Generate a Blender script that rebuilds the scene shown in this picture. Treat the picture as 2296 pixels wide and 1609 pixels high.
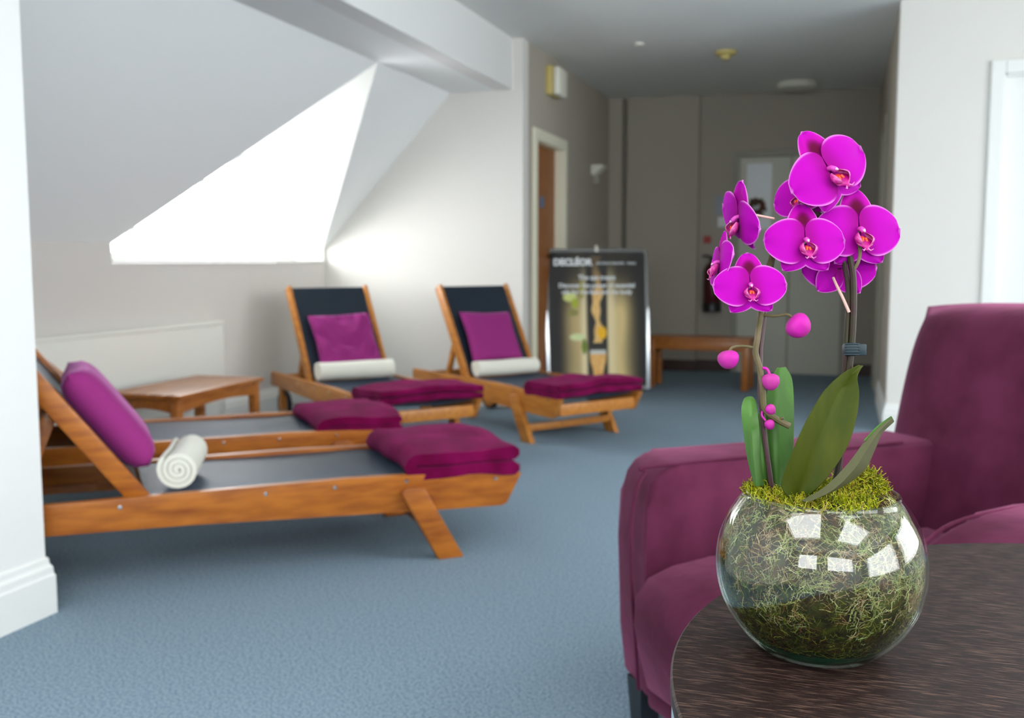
import bpy, bmesh, math, random
from math import sin, cos, pi, radians, sqrt, atan, atan2
from mathutils import Vector, Matrix, noise
V = Vector
random.seed(7)
for o in list(bpy.data.objects): bpy.data.objects.remove(o)
sc = bpy.context.scene
C = sc.collection

# ------------------------------------------------------------------ camera
F = 2230.0; CX, CY = 1148.0, 804.5; H = 1.0
TH = atan(219.5 / F); PS = atan(739 * cos(TH) / F)
FW = V((-sin(PS) * cos(TH), cos(PS) * cos(TH), -sin(TH)))
RT = V((cos(PS), sin(PS), 0)); UP = RT.cross(FW)
cam = bpy.data.cameras.new('camera'); camo = bpy.data.objects.new('camera', cam); C.objects.link(camo)
cam.sensor_width = 36.0; cam.lens = 36.0 * F / 2296
camo.matrix_world = Matrix(((RT.x, UP.x, -FW.x, 0), (RT.y, UP.y, -FW.y, 0), (RT.z, UP.z, -FW.z, H), (0, 0, 0, 1)))
cam.dof.use_dof = True; cam.dof.focus_distance = 0.90; cam.dof.aperture_fstop = 7.5
cam.clip_start = 0.02
sc.camera = camo
# ------------------------------------------------------------------ daylight
w = bpy.data.worlds.new('daylight'); sc.world = w; w.use_nodes = True
bg = w.node_tree.nodes['Background']; bg.inputs[0].default_value = (0.97, 0.98, 1.0, 1); bg.inputs[1].default_value = 7.0
def portal(name, loc, d, sx, sy, up=(0, 0, 1)):
    l = bpy.data.lights.new(name, 'AREA'); l.shape = 'RECTANGLE'; l.size = sx; l.size_y = sy; l.cycles.is_portal = True
    o = bpy.data.objects.new(name, l); C.objects.link(o); o.location = loc
    o.rotation_euler = V(d).to_track_quat('-Z', 'Y').to_euler(); return o
portal('dormer_daylight', (-4.02, 5.33, 1.56), (1, 0, 0), 2.4, 1.25)
BW = [(-1.5, -0.1, 1.25, 2.35), (0.5, 2.6, 1.25, 2.35)]      # windows invented behind the camera to supply daylight: x0, x1, z0, z1
RW = [(-1.9, 1.0, .75, 2.3), (1.7, 5.0, .75, 2.3)]              # unseen windows added to the right-hand wall for daylight: y0, y1, z0, z1
sl = bpy.data.lights.new('dormer_fill_lamp', 'AREA'); sl.shape = 'RECTANGLE'; sl.size = 2.3; sl.size_y = 1.3; sl.energy = 40; sl.color = (.97, .98, 1)  # extra area lamp added outside the dormer to brighten the alcove
slo = bpy.data.objects.new('dormer_fill_lamp', sl); C.objects.link(slo); slo.location = (-4.25, 5.33, 1.75); slo.rotation_euler = V((1, 0, -.25)).to_track_quat('-Z', 'Y').to_euler()
for a, b, c, d in BW: portal('added_rear_daylight', ((a + b) / 2, -2.66, (c + d) / 2), (0, 1, 0), b - a, d - c)
SK = [(-1.35, .05, -1.1, .3), (.75, 2.15, -1.1, .3), (.9, 2.3, 1.9, 3.4)]   # unseen rooflights added to light the room: x0, x1, y0, y1
for a, b, c, d in SK: portal('added_rooflight_daylight', ((a + b) / 2, (c + d) / 2, 2.64), (0, 0, -1), b - a, d - c)
for a, b, c, d in RW: portal('added_side_daylight', (3.76, (a + b) / 2, (c + d) / 2), (-1, 0, 0), b - a, d - c)
vs = sc.view_settings
vs.view_transform = 'Standard'; vs.look = 'None'; vs.gamma = 1; vs.use_curve_mapping = False; vs.exposure = 0.42
cy = sc.cycles
cy.use_denoising = True; cy.max_bounces = 10; cy.diffuse_bounces = 7; cy.glossy_bounces = 4; cy.transparent_max_bounces = 16; cy.transmission_bounces = 8
cy.sample_clamp_indirect = 8; cy.caustics_reflective = False; cy.caustics_refractive = False

# ------------------------------------------------------------------ pixel -> point on a real surface
def ray(x, y): return FW + RT * ((x - CX) / F) - UP * ((y - CY) / F)
def onz(x, y, z=0):
    d = ray(x, y); return d * ((z - H) / d.z) + V((0, 0, H))
def onx(x, y, X):
    d = ray(x, y); return d * (X / d.x) + V((0, 0, H))
def ony(x, y, Y):
    d = ray(x, y); return d * (Y / d.y) + V((0, 0, H))
def atd(x, y, D): return ray(x, y) * D + V((0, 0, H))
def cdir(r, u, t): return (RT * r + UP * u - FW * t).normalized()
def pipe(p): return lambda: p

# ------------------------------------------------------------------ materials
def mat(name, col, rough=.6, spec=.5, metal=0, sheen=0, sheencol=None, coat=0, bump=None, var=None, sub=0):
    """bump=(scale,strength,dist)  var=(scale,(r,g,b),lo,hi[,stretch])"""
    m = bpy.data.materials.new(name); m.use_nodes = True; nt = m.node_tree; N = nt.nodes; L = nt.links
    b = N['Principled BSDF']
    b.inputs['Base Color'].default_value = (*col, 1); b.inputs['Roughness'].default_value = rough
    b.inputs['Specular IOR Level'].default_value = spec; b.inputs['Metallic'].default_value = metal
    if sheen:
        b.inputs['Sheen Weight'].default_value = sheen; b.inputs['Sheen Roughness'].default_value = .35
        b.inputs['Sheen Tint'].default_value = (*(sheencol or (1, 1, 1)), 1)
    if coat: b.inputs['Coat Weight'].default_value = coat; b.inputs['Coat Roughness'].default_value = .12
    tc = N.new('ShaderNodeTexCoord')
    if var:
        mp = N.new('ShaderNodeMapping'); L.new(tc.outputs['Object'], mp.inputs[0])
        if len(var) > 4: mp.inputs['Scale'].default_value = var[4]
        if len(var) > 5: mp.inputs['Rotation'].default_value = var[5]
        n = N.new('ShaderNodeTexNoise'); n.inputs['Scale'].default_value = var[0]; n.inputs['Detail'].default_value = 5
        L.new(mp.outputs[0], n.inputs['Vector'])
        r = N.new('ShaderNodeMapRange'); r.inputs[1].default_value = var[2]; r.inputs[2].default_value = var[3]
        L.new(n.outputs['Fac'], r.inputs[0])
        mx = N.new('ShaderNodeMix'); mx.data_type = 'RGBA'; mx.inputs['A'].default_value = (*col, 1); mx.inputs['B'].default_value = (*var[1], 1)
        L.new(r.outputs[0], mx.inputs['Factor']); L.new(mx.outputs['Result'], b.inputs['Base Color'])
    if bump:
        n = N.new('ShaderNodeTexNoise'); n.inputs['Scale'].default_value = bump[0]; n.inputs['Detail'].default_value = 4
        L.new(tc.outputs['Object'], n.inputs['Vector'])
        bp = N.new('ShaderNodeBump'); bp.inputs['Strength'].default_value = bump[1]; bp.inputs['Distance'].default_value = bump[2]
        L.new(n.outputs['Fac'], bp.inputs['Height']); L.new(bp.outputs[0], b.inputs['Normal'])
    return m
def vmat(name, rough=.6, spec=.4, trans=0, sheen=0, coat=0, attr='Col'):
    m = bpy.data.materials.new(name); m.use_nodes = True; nt = m.node_tree; N = nt.nodes; L = nt.links
    b = N['Principled BSDF']; a = N.new('ShaderNodeVertexColor'); a.layer_name = attr
    L.new(a.outputs['Color'], b.inputs['Base Color']); b.inputs['Roughness'].default_value = rough
    b.inputs['Specular IOR Level'].default_value = spec; b.inputs['Sheen Weight'].default_value = sheen
    b.inputs['Coat Weight'].default_value = coat
    if trans:
        t = N.new('ShaderNodeBsdfTranslucent'); L.new(a.outputs['Color'], t.inputs[0])
        mx = N.new('ShaderNodeMixShader'); mx.inputs[0].default_value = trans
        L.new(b.outputs[0], mx.inputs[1]); L.new(t.outputs[0], mx.inputs[2]); L.new(mx.outputs[0], N['Material Output'].inputs[0])
    return m
def glassmat(name, tint=(1, 1, 1), edge=None, refl=1.0, ior=1.5, rough=0.0):
    m = bpy.data.materials.new(name); m.use_nodes = True; nt = m.node_tree; N = nt.nodes; L = nt.links
    N.remove(N['Principled BSDF']); t = N.new('ShaderNodeBsdfTransparent'); g = N.new('ShaderNodeBsdfGlossy'); g.inputs['Roughness'].default_value = rough
    g.inputs[0].default_value = (refl, refl, refl, 1)
    fw_ = N.new('ShaderNodeLayerWeight'); fw_.inputs[0].default_value = .5
    pw = N.new('ShaderNodeMath'); pw.operation = 'POWER'; pw.inputs[1].default_value = 5; L.new(fw_.outputs['Facing'], pw.inputs[0])
    fr = N.new('ShaderNodeMath'); fr.operation = 'MULTIPLY_ADD'; f0 = ((ior - 1) / (ior + 1)) ** 2; fr.inputs[1].default_value = 1 - f0; fr.inputs[2].default_value = f0; L.new(pw.outputs[0], fr.inputs[0])
    if edge:
        lw = N.new('ShaderNodeLayerWeight'); lw.inputs[0].default_value = .35
        mx = N.new('ShaderNodeMix'); mx.data_type = 'RGBA'; mx.inputs['A'].default_value = (*tint, 1); mx.inputs['B'].default_value = (*edge, 1)
        L.new(lw.outputs['Facing'], mx.inputs['Factor']); L.new(mx.outputs['Result'], t.inputs[0])
    else: t.inputs[0].default_value = (*tint, 1)
    mix = N.new('ShaderNodeMixShader'); L.new(fr.outputs[0], mix.inputs[0]); L.new(t.outputs[0], mix.inputs[1]); L.new(g.outputs[0], mix.inputs[2])
    L.new(mix.outputs[0], N['Material Output'].inputs[0]); return m

M = {}
M['wall'] = mat('painted_cream_wall', (.70, .685, .645), .9, .2, bump=(60, .05, .002))
M['wallw'] = mat('painted_white_wall', (.76, .76, .74), .9, .2, bump=(60, .05, .002))
M['knee'] = mat('painted_stone_wall', (.66, .632, .595), .9, .2, bump=(60, .05, .002))
M['slope'] = mat('painted_slope', (.85, .87, .865), .9, .2)
M['ceil'] = mat('painted_ceiling', (.78, .785, .75), .9, .2)
M['taupe'] = mat('painted_taupe_wall', (.43, .39, .325), .85, .2)
M['trim'] = mat('white_gloss_trim', (.77, .78, .75), .4, .4)
M['creamtrim'] = mat('cream_gloss_trim', (.80, .78, .62), .4, .5)
M['darkskirt'] = mat('dark_wood_skirting', (.05, .022, .016), .4)
M['carpet'] = mat('blue_loop_carpet', (.155, .25, .345), .95, .1, bump=(260, 1, .008), var=(150, (.40, .50, .57), .36, .66))
M['wood'] = mat('orange_varnished_wood', (.43, .135, .012), .42, .35, coat=.2, var=(7, (.22, .052, .005), .35, .75, (1, 6, 6)))
M['woodpale'] = mat('pale_varnished_wood', (.52, .21, .035), .42, .35, coat=.2, var=(7, (.34, .11, .016), .35, .75, (1, 6, 6)))
M['tablewood'] = mat('brown_varnished_table_wood', (.42, .15, .03), .38, .4, coat=.25, var=(8, (.25, .075, .014), .35, .75, (6, 1, 6)))
M['doorwood'] = mat('brown_door_wood', (.34, .13, .035), .5, .4, var=(9, (.24, .08, .02), .35, .7, (8, 8, 1)))
M['sling'] = mat('black_mesh_sling', (.022, .038, .062), .38, .7, sheen=.25, sheencol=(.5, .7, 1), bump=(900, .25, .001))
M['towel'] = mat('plum_towelling', (.115, .0015, .034), .95, .06, sheen=.17, sheencol=(1, .22, .6), bump=(350, .8, .004), var=(9, (.21, .004, .072), .4, .7))
M['cushion'] = mat('purple_cushion_cloth', (.27, .026, .17), .85, .15, sheen=.5, sheencol=(1, .45, .9), bump=(300, .3, .002))
M['roll'] = mat('cream_towelling', (.82, .82, .72), .95, .1, sheen=.3, bump=(350, .8, .004))
M['velvet'] = mat('plum_velvet', (.055, .008, .023), .85, .1, sheen=.34, sheencol=(.85, .30, .52), bump=(14, .12, .02), var=(5, (.125, .023, .060), .36, .66))
M['foot'] = mat('black_stained_foot', (.018, .022, .028), .35)
M['wenge'] = mat('dark_wenge_laminate', (.014, .007, .006), .5, .22, var=(34, (.105, .062, .046), .53, .67, (1.3, 22, 1), (0, 0, -.33)))
M['greyband'] = mat('grey_table_edge', (.34, .39, .43), .4)
M['metal'] = mat('brushed_metal', (.55, .56, .58), .3, metal=1)
M['chrome'] = mat('polished_screw_metal', (.8, .8, .8), .2, metal=1)
M['black'] = mat('black_plastic', (.012, .012, .014), .4)
M['slateclip'] = mat('slate_plastic', (.016, .030, .038), .45, .3)
M['rubber'] = mat('black_rubber', (.012, .012, .012), .7)
M['radiator'] = mat('cream_radiator_enamel', (.80, .80, .74), .4)
M['yellow'] = mat('yellowed_plastic', (.62, .50, .17), .5)
M['cream'] = mat('cream_plastic', (.78, .77, .66), .45)
M['glass'] = glassmat('clear_window_glass', (.97, .98, .98))
M['bowlglass'] = glassmat('bowl_glass', (.985, .995, .985), (.84, .93, .85), 1.0, 1.52)
M['baseglass'] = mat('thick_green_glass', (.004, .13, .085), .08, .6)
_n = M['baseglass'].node_tree; _t = _n.nodes.new('ShaderNodeBsdfTransparent'); _t.inputs[0].default_value = (.25, .75, .6, 1); _m = _n.nodes.new('ShaderNodeMixShader'); _m.inputs[0].default_value = .55
_n.links.new(_t.outputs[0], _m.inputs[1]); _n.links.new(_n.nodes['Principled BSDF'].outputs[0], _m.inputs[2]); _n.links.new(_m.outputs[0], _n.nodes['Material Output'].inputs[0])
M['leaf'] = mat('orchid_leaf', (.030, .045, .003), .55, .12, var=(60, (.052, .062, .004), .35, .7, (1, 1, .25)))
M['leafb'] = mat('bright_orchid_leaf', (.055, .15, .022), .5, .3, var=(60, (.035, .095, .014), .35, .7, (1, 1, .25)))
M['leafu'] = mat('orchid_leaf_underside', (.075, .078, .036), .55, .15)
M['stem'] = mat('brown_green_stem', (.075, .062, .022), .55, .25, var=(50, (.14, .105, .06), .4, .7))
M['darkstem'] = mat('dark_green_stem', (.022, .020, .008), .5, .25, var=(40, (.030, .012, .012), .4, .6))
M['palestem'] = mat('pale_pink_stem', (.55, .33, .28), .5)
M['stake'] = mat('dark_purple_cane', (.045, .014, .018), .5)
M['bud'] = mat('pink_bud', (.34, .035, .20), .6, .2, var=(60, (.42, .010, .28), .35, .65, (1, 1, .3)))
M['petal'] = vmat('magenta_petal', .65, .10, trans=.30)
M['lip'] = vmat('orchid_lip', .4, .4, trans=.15)
M['moss'] = vmat('moss', .85, .15, trans=.15)
M['poster'] = vmat('printed_poster', .4, .15)
M['letters'] = mat('white_print', (.85, .90, .92), .4)
M['boardframe'] = mat('board_frame', (.06, .063, .06), .25, .5, metal=.3)
M['silver'] = mat('silver_glare', (.75, .78, .80), .25, metal=.7)  # stands for the glare on the board frame
M['redbottle'] = mat('dark_red_cylinder', (.07, .008, .010), .3)
M['bluesign'] = mat('blue_sign', (.10, .19, .34), .4)
M['greynotice'] = mat('blue_grey_notice', (.34, .37, .44), .5)
M['whitenotice'] = mat('white_notice', (.85, .86, .88), .5)
M['redsign'] = mat('red_sign', (.42, .04, .03), .5)
M['fdoor'] = mat('painted_grey_door', (.60, .59, .50), .5)
M['dframe'] = mat('grey_door_frame', (.36, .34, .28), .5)
M['frosted'] = mat('frosted_door_glass', (.78, .82, .83), .3)
M['wreath'] = mat('dark_dried_flowers', (.06, .045, .03), .8, var=(30, (.17, .06, .035), .4, .6))

# ------------------------------------------------------------------ object helpers
def link(o, parent=None):
    C.objects.link(o)
    if parent: o.parent = parent
    return o
def obj(name, bm, m, parent=None, smooth=True, ang=40):
    bmesh.ops.recalc_face_normals(bm, faces=bm.faces)
    me = bpy.data.meshes.new(name); bm.to_mesh(me); bm.free()
    for x in (m if isinstance(m, (list, tuple)) else [m]): me.materials.append(x)
    if smooth:
        for p in me.polygons: p.use_smooth = True
        me.set_sharp_from_angle(angle=radians(ang))
    return link(bpy.data.objects.new(name, me), parent)
def tag(o, label=None, cat=None, group=None, kind=None):
    if label: o['label'] = label
    if cat: o['category'] = cat
    if group: o['group'] = group
    if kind: o['kind'] = kind
    return o
def thing(name, loc, rz, label, cat, group=None):
    o = link(bpy.data.objects.new(name, None)); o.location = loc; o.rotation_euler = (0, 0, rz); o.empty_display_size = .1
    return tag(o, label, cat, group)
def struct(name, bm, m, parent=None, label=None):
    o = obj(name, bm, m, parent, smooth=False)
    o['kind'] = 'structure'
    if label: o['label'] = label
    return o
def bx(bm, x0, x1, y0, y1, z0, z1, bev=0, seg=2, mi=0):
    vs_ = [bm.verts.new((x, y, z)) for z in (z0, z1) for x, y in ((x0, y0), (x1, y0), (x1, y1), (x0, y1))]
    fs = [bm.faces.new([vs_[i] for i in f]) for f in ((3, 2, 1, 0), (4, 5, 6, 7), (0, 1, 5, 4), (1, 2, 6, 5), (2, 3, 7, 6), (3, 0, 4, 7))]
    for f in fs: f.material_index = mi
    if bev:
        es = {e for f in fs for e in f.edges}
        bmesh.ops.bevel(bm, geom=list(es), offset=bev, segments=seg, profile=.5, affect='EDGES')
    return vs_
def prism(bm, pts, axis, a, b, bev=0, seg=2, mi=0):
    """polygon pts in the plane normal to axis, extruded a..b"""
    def P(p, t): return (p[0], t, p[1]) if axis == 'y' else ((t, p[0], p[1]) if axis == 'x' else (p[0], p[1], t))
    A = [bm.verts.new(P(p, a)) for p in pts]; B = [bm.verts.new(P(p, b)) for p in pts]
    n = len(pts); fs = [bm.faces.new(A[::-1]), bm.faces.new(B)] + [bm.faces.new((A[i], A[(i + 1) % n], B[(i + 1) % n], B[i])) for i in range(n)]
    for f in fs: f.material_index = mi
    if bev: bmesh.ops.bevel(bm, geom=list(fs[0].edges) + list(fs[1].edges), offset=bev, segments=seg, profile=.5, affect='EDGES')
def box(name, x0, x1, y0, y1, z0, z1, m, parent=None, bev=0, seg=2):
    bm = bmesh.new(); bx(bm, x0, x1, y0, y1, z0, z1, bev, seg); return obj(name, bm, m, parent)
def spline(pts, n=8):
    pts = [V(p) for p in pts]; out = []
    P = [pts[0] * 2 - pts[1]] + pts + [pts[-1] * 2 - pts[-2]]
    for i in range(1, len(P) - 2):
        a, b, c, d = P[i - 1:i + 3]
        for k in range(n):
            t = k / n; out.append(.5 * ((2 * b) + (c - a) * t + (2 * a - 5 * b + 4 * c - d) * t * t + (3 * b - a - 3 * c + d) * t ** 3))
    out.append(pts[-1]); return out
def tube(bm, path, r, k=8, cap=True, col=None, layer=None, flat=1.0):
    path = [V(p) for p in path]; n = len(path)
    rr = r if isinstance(r, (list, tuple)) else [r] * n
    if len(rr) != n: rr = [rr[0] + (rr[-1] - rr[0]) * i / (n - 1) for i in range(n)]
    rings = []; ref = None
    for i, p in enumerate(path):
        t = (path[min(i + 1, n - 1)] - path[max(i - 1, 0)])
        if t.length < 1e-9: t = V((0, 0, 1))
        t.normalize()
        if ref is None: ref = t.orthogonal().normalized()
        ref = (ref - t * ref.dot(t)); ref = ref.normalized() if ref.length > 1e-6 else t.orthogonal().normalized()
        s = t.cross(ref)
        ring = [bm.verts.new(p + (ref * cos(2 * pi * j / k) + s * sin(2 * pi * j / k) * flat) * rr[i]) for j in range(k)]
        if layer is not None:
            for v in ring: v[layer] = col
        rings.append(ring)
    for a, b in zip(rings, rings[1:]):
        for j in range(k): bm.faces.new((a[j], a[(j + 1) % k], b[(j + 1) % k], b[j]))
    if cap and k > 2: bm.faces.new(rings[0][::-1]); bm.faces.new(rings[-1])
def lathe(bm, prof, k=48, mi=0, closed=False):
    rings = []
    for r, z in prof:
        rings.append([bm.verts.new((r * cos(2 * pi * j / k), r * sin(2 * pi * j / k), z)) for j in range(k)] if r > 1e-6 else [bm.verts.new((0, 0, z))])
    prs = list(zip(rings, rings[1:])) + ([(rings[-1], rings[0])] if closed else [])
    for a, b in prs:
        for j in range(k):
            j2 = (j + 1) % k
            if len(a) == 1 and len(b) == 1: continue
            if len(a) == 1: f = bm.faces.new((a[0], b[j2], b[j]))
            elif len(b) == 1: f = bm.faces.new((a[j], a[j2], b[0]))
            else: f = bm.faces.new((a[j], a[j2], b[j2], b[j]))
            f.material_index = mi
def grid(bm, nu, nv, fn, layer=None, cfn=None):
    g = [[bm.verts.new(fn(i / nu, j / nv)) for j in range(nv + 1)] for i in range(nu + 1)]
    if layer is not None:
        for i in range(nu + 1):
            for j in range(nv + 1): g[i][j][layer] = cfn(i / nu, j / nv)
    for i in range(nu):
        for j in range(nv): bm.faces.new((g[i][j], g[i + 1][j], g[i + 1][j + 1], g[i][j + 1]))
    return g
def ribbon(bm, path, th, y0, y1, ny=14, wob=.004, seed=0, ends=.012):
    """folded cloth: a centre line in x-z given thickness th, swept along y"""
    n = len(path); P = [V((p[0], 0, p[1])) for p in path]; L_, R_ = [], []
    for i in range(n):
        t = (P[min(i + 1, n - 1)] - P[max(i - 1, 0)]).normalized(); nn = V((-t.z, 0, t.x))
        q = th / 2
        L_.append(P[i] + nn * q); R_.append(P[i] - nn * q)
    e0 = (P[0] - P[1]).normalized() * th * .4; e1 = (P[-1] - P[-2]).normalized() * th * .4
    out = L_ + [(L_[-1] * .7 + R_[-1] * .3) + e1, (L_[-1] * .3 + R_[-1] * .7) + e1] + R_[::-1] + [(L_[0] * .3 + R_[0] * .7) + e0, (L_[0] * .7 + R_[0] * .3) + e0]
    m = len(out); cen = sum(out, V()) / m; rings = []
    for j in range(ny + 1):
        f = j / ny; y = y0 + (y1 - y0) * f; ring = []
        for k, p in enumerate(out):
            q = V((p.x, y, p.z)); nz = noise.noise_vector(V((q.x * 7 + seed, q.y * 7, q.z * 9)))
            q += V((nz.x * wob, nz.y * wob * .6, nz.z * wob))
            if j in (0, ny): q.y += (ends * .5 if j == 0 else -ends * .5) * 0
            ring.append(bm.verts.new(q))
        rings.append(ring)
    for a, b in zip(rings, rings[1:]):
        for k in range(m): bm.faces.new((a[k], a[(k + 1) % m], b[(k + 1) % m], b[k]))
    for ring in (rings[0], rings[-1]):     # caps as strips between the two faces of the cloth
        for i in range(n - 1): bm.faces.new((ring[i], ring[i + 1], ring[m - 3 - i - 1 + 0] if False else ring[(n + 2) + (n - 1 - (i + 1))], ring[(n + 2) + (n - 1 - i)]))
        bm.faces.new((ring[n - 1], ring[n], ring[n + 1], ring[n + 2])); bm.faces.new((ring[0], ring[2 * n + 1 + 0 + 1] if False else ring[m - 1], ring[m - 2], ring[2 * n + 1]))
def pillow(bm, a, b, t, n=18, wr=0, seed=0):
    """cushion a x b, thickness t, lying in x-y"""
    def f(s):
        def g(u, v):
            x = 2 * u - 1; y = 2 * v - 1
            e = max(0, (1 - x ** 6) * (1 - y ** 6)) ** .5
            px = x * (1 - .05 * (1 - abs(y)) * abs(x)) * a / 2; py = y * (1 - .05 * (1 - abs(x)) * abs(y)) * b / 2
            z = s * t / 2 * e
            if wr and s > 0:
                z += wr * e * (sin(7 * x + 5 * sin(3 * y + seed) + seed) * .6 + noise.noise(V((x * 3 + seed, y * 3, 0))) * 1.3)
            return (px, py, z)
        return g
    grid(bm, n, n, f(1)); grid(bm, n, n, f(-1))
    bmesh.ops.remove_doubles(bm, verts=bm.verts, dist=1e-5)

# ================================================================== ROOM SHELL
K = -3.55; HX = -2.12; CL = -2.05; YE = 6.45; YB = 9.10; YR = 6.20; XR = .275; ZC = 2.47; ZS = 2.14; XCR = -2.57; ZK = 1.09
YD0, YD1, YDM = 4.22, 6.42, 5.33; XG = -3.84; XRM = 3.6; YBK = -2.5; YAL = .6
bm = bmesh.new(); bx(bm, K - .15, XRM + .15, YBK - .15, YB + .3, -.08, 0); struct('floor', bm, M['carpet'])
bm = bmesh.new(); ys = [YBK - .15, -1.1, .3, 1.9, 3.4, YB + .3]
for i in range(5):
    xs = [HX] + [q for r in SK if abs(r[2] - ys[i]) < .01 for q in r[:2]] + [XRM + .15]
    for j in range(0, len(xs), 2): bx(bm, xs[j], xs[j + 1], ys[i], ys[i + 1], ZC, ZC + .1)
struct('ceiling', bm, M['ceil'])
for i, (a, b, c, d) in enumerate(SK):  # frames and panes of the added rooflights
    e = tag(link(bpy.data.objects.new('window_%d' % (6 + i), None)), None, None, None, 'structure'); e.location = ((a + b) / 2, (c + d) / 2, ZC); p, q = (b - a) / 2, (d - c) / 2
    bm = bmesh.new(); bx(bm, -p, -p + .05, -q, q, .0, .12); bx(bm, p - .05, p, -q, q, .0, .12); bx(bm, -p, p, -q, -q + .05, .0, .12); bx(bm, -p, p, q - .05, q, .0, .12); struct('window_frame', bm, M['trim'], e)
    bm = bmesh.new(); bm.faces.new([bm.verts.new(v) for v in ((-p, -q, .08), (p, -q, .08), (p, q, .08), (-p, q, .08))]); struct('pane', bm, M['glass'], e)
# left wall between lounge and alcove: near part and header over the opening
bm = bmesh.new(); bx(bm, HX - .12, HX, YBK, 2.2, 0, ZC + .1); struct('wall_left', bm, M['wallw'])
bm = bmesh.new(); bx(bm, HX - .12, HX, 2.2, YE, ZS, ZC + .1); struct('wall_header', bm, M['wallw'])
bm = bmesh.new(); bx(bm, K - .15, CL, YE, YE + .12, 0, ZC + .1); struct('wall_end', bm, M['wall'])
# flat soffit of the alcove, sloping ceiling with the dormer cut, dormer linings
bm = bmesh.new(); bx(bm, XCR, HX - .12, YAL, YE, ZS, ZS + .05); struct('ceiling_alcove', bm, M['slope'])
def face(bm, *pts): return bm.faces.new([bm.verts.new(p) for p in pts])
def solid(bm, th):
    bmesh.ops.remove_doubles(bm, verts=bm.verts, dist=1e-4); bmesh.ops.recalc_face_normals(bm, faces=bm.faces)
    bmesh.ops.solidify(bm, geom=bm.faces[:], thickness=th)
bm = bmesh.new()
face(bm, (K, YAL, ZK), (XCR, YAL, ZS), (XCR, YDM, ZS), (K, YD0, ZK))
face(bm, (K, YD1, ZK), (XCR, YDM, ZS), (XCR, YE, ZS), (K, YE, ZK))
struct('ceiling_slope', bm, M['slope'])
bm = bmesh.new()
face(bm, (K, YD0, ZK), (XCR, YDM, ZS), (XG - .1, YDM, ZS), (XG - .1, YD0, ZK))
face(bm, (K, YD1, ZK), (XCR, YDM, ZS), (XG - .1, YDM, ZS), (XG - .1, YD1, ZK))
face(bm, (K, YD0, ZK), (K, YD0, .97), (XG - .1, YD0, .97), (XG - .1, YD0, ZK))
face(bm, (K, YD1, ZK), (K, YD1, .97), (XG - .1, YD1, .97), (XG - .1, YD1, ZK))
bmesh.ops.remove_doubles(bm, verts=bm.verts, dist=1e-4)
struct('ceiling_dormer', bm, M['trim'])
bm = bmesh.new()
bx(bm, K - .12, K, YAL, YD0 - .006, 0, ZK + .03); bx(bm, K - .12, K, YD0 - .006, YD1 + .006, 0, .99); bx(bm, K - .12, K, YD1 + .006, YE, 0, ZK + .03)
struct('wall_window_side', bm, M['knee'])
bm = bmesh.new(); bx(bm, XG - .05, K + .012, YD0 - .005, YD1 + .005, .991, 1.004, .003, 1); struct('trim_1', bm, M['trim'])
bm = bmesh.new(); bx(bm, K - .12, HX - .12, YAL - .12, YAL, 0, ZC); struct('wall_alcove_near', bm, M['knee'])
# dormer window: gable frame and pane
wd = tag(link(bpy.data.objects.new('window_1', None)), 'triangular gable window of the dormer', None, None, 'structure'); wd.location = (XG, YDM, 1.0)
bm = bmesh.new()
out = [(YD0 - YDM, .004), (YD1 - YDM, .004), (YD1 - YDM, .09), (0, ZS - 1.0), (YD0 - YDM, .09)]
inn = [(YD0 - YDM + .07, .05), (YD1 - YDM - .07, .05), (YD1 - YDM - .07, .085), (0, ZS - 1.0 - .07), (YD0 - YDM + .07, .085)]
for x in (-.03, .03):
    a = [bm.verts.new((x, *p)) for p in out]; b = [bm.verts.new((x, *p)) for p in inn]
    for i in range(5): bm.faces.new((a[i], a[(i + 1) % 5], b[(i + 1) % 5], b[i]))
bx(bm, -.02, .02, -.62, -.585, .04, .58); bx(bm, -.02, .02, .05, .085, .04, 1.06)
struct('window_frame', bm, M['trim'], wd)
bm = bmesh.new(); bm.faces.new([bm.verts.new((0, *p)) for p in out]); struct('pane', bm, M['glass'], wd)

# rear and right-hand walls, with windows added to let daylight in
def wall_added_windows(name, axis, c0, c1, lo, hi, wins, m, wn):
    bm = bmesh.new()
    def B(a, b, z0, z1):
        if axis == 'y': bx(bm, a, b, c0, c1, z0, z1)
        else: bx(bm, c0, c1, a, b, z0, z1)
    cur = lo
    for a, b, z0, z1 in wins:
        B(cur, a, 0, ZC); B(a, b, 0, z0); B(a, b, z1, ZC); cur = b
    B(cur, hi, 0, ZC); struct(name, bm, m)
    for i, (a, b, z0, z1) in enumerate(wins):  # frames and panes of the invented windows
        e = tag(link(bpy.data.objects.new('window_%d' % (wn + i), None)), None, None, None, 'structure'); mid = (c0 + c1) / 2
        e.location = ((a + b) / 2, mid, z0) if axis == 'y' else (mid, (a + b) / 2, z0)
        bm = bmesh.new(); hw = (b - a) / 2; hh = z1 - z0
        for p in ((-hw, -hw + .06, 0, hh), (hw - .06, hw, 0, hh), (-hw, hw, 0, .06), (-hw, hw, hh - .06, hh)):
            if axis == 'y': bx(bm, p[0], p[1], -.03, .03, p[2], p[3])
            else: bx(bm, -.03, .03, p[0], p[1], p[2], p[3])
        struct('window_frame', bm, M['trim'], e)
        bm = bmesh.new()
        if axis == 'y': face(bm, (-hw, 0, 0), (hw, 0, 0), (hw, 0, hh), (-hw, 0, hh))
        else: face(bm, (0, -hw, 0), (0, hw, 0), (0, hw, hh), (0, -hw, hh))
        struct('pane', bm, M['glass'], e)
wall_added_windows('wall_rear', 'y', YBK - .12, YBK, HX - .12, XRM + .12, BW, M['wallw'], 2)
wall_added_windows('wall_right', 'x', XRM, XRM + .12, YBK, YR + .12, RW, M['wallw'], 4)

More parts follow.
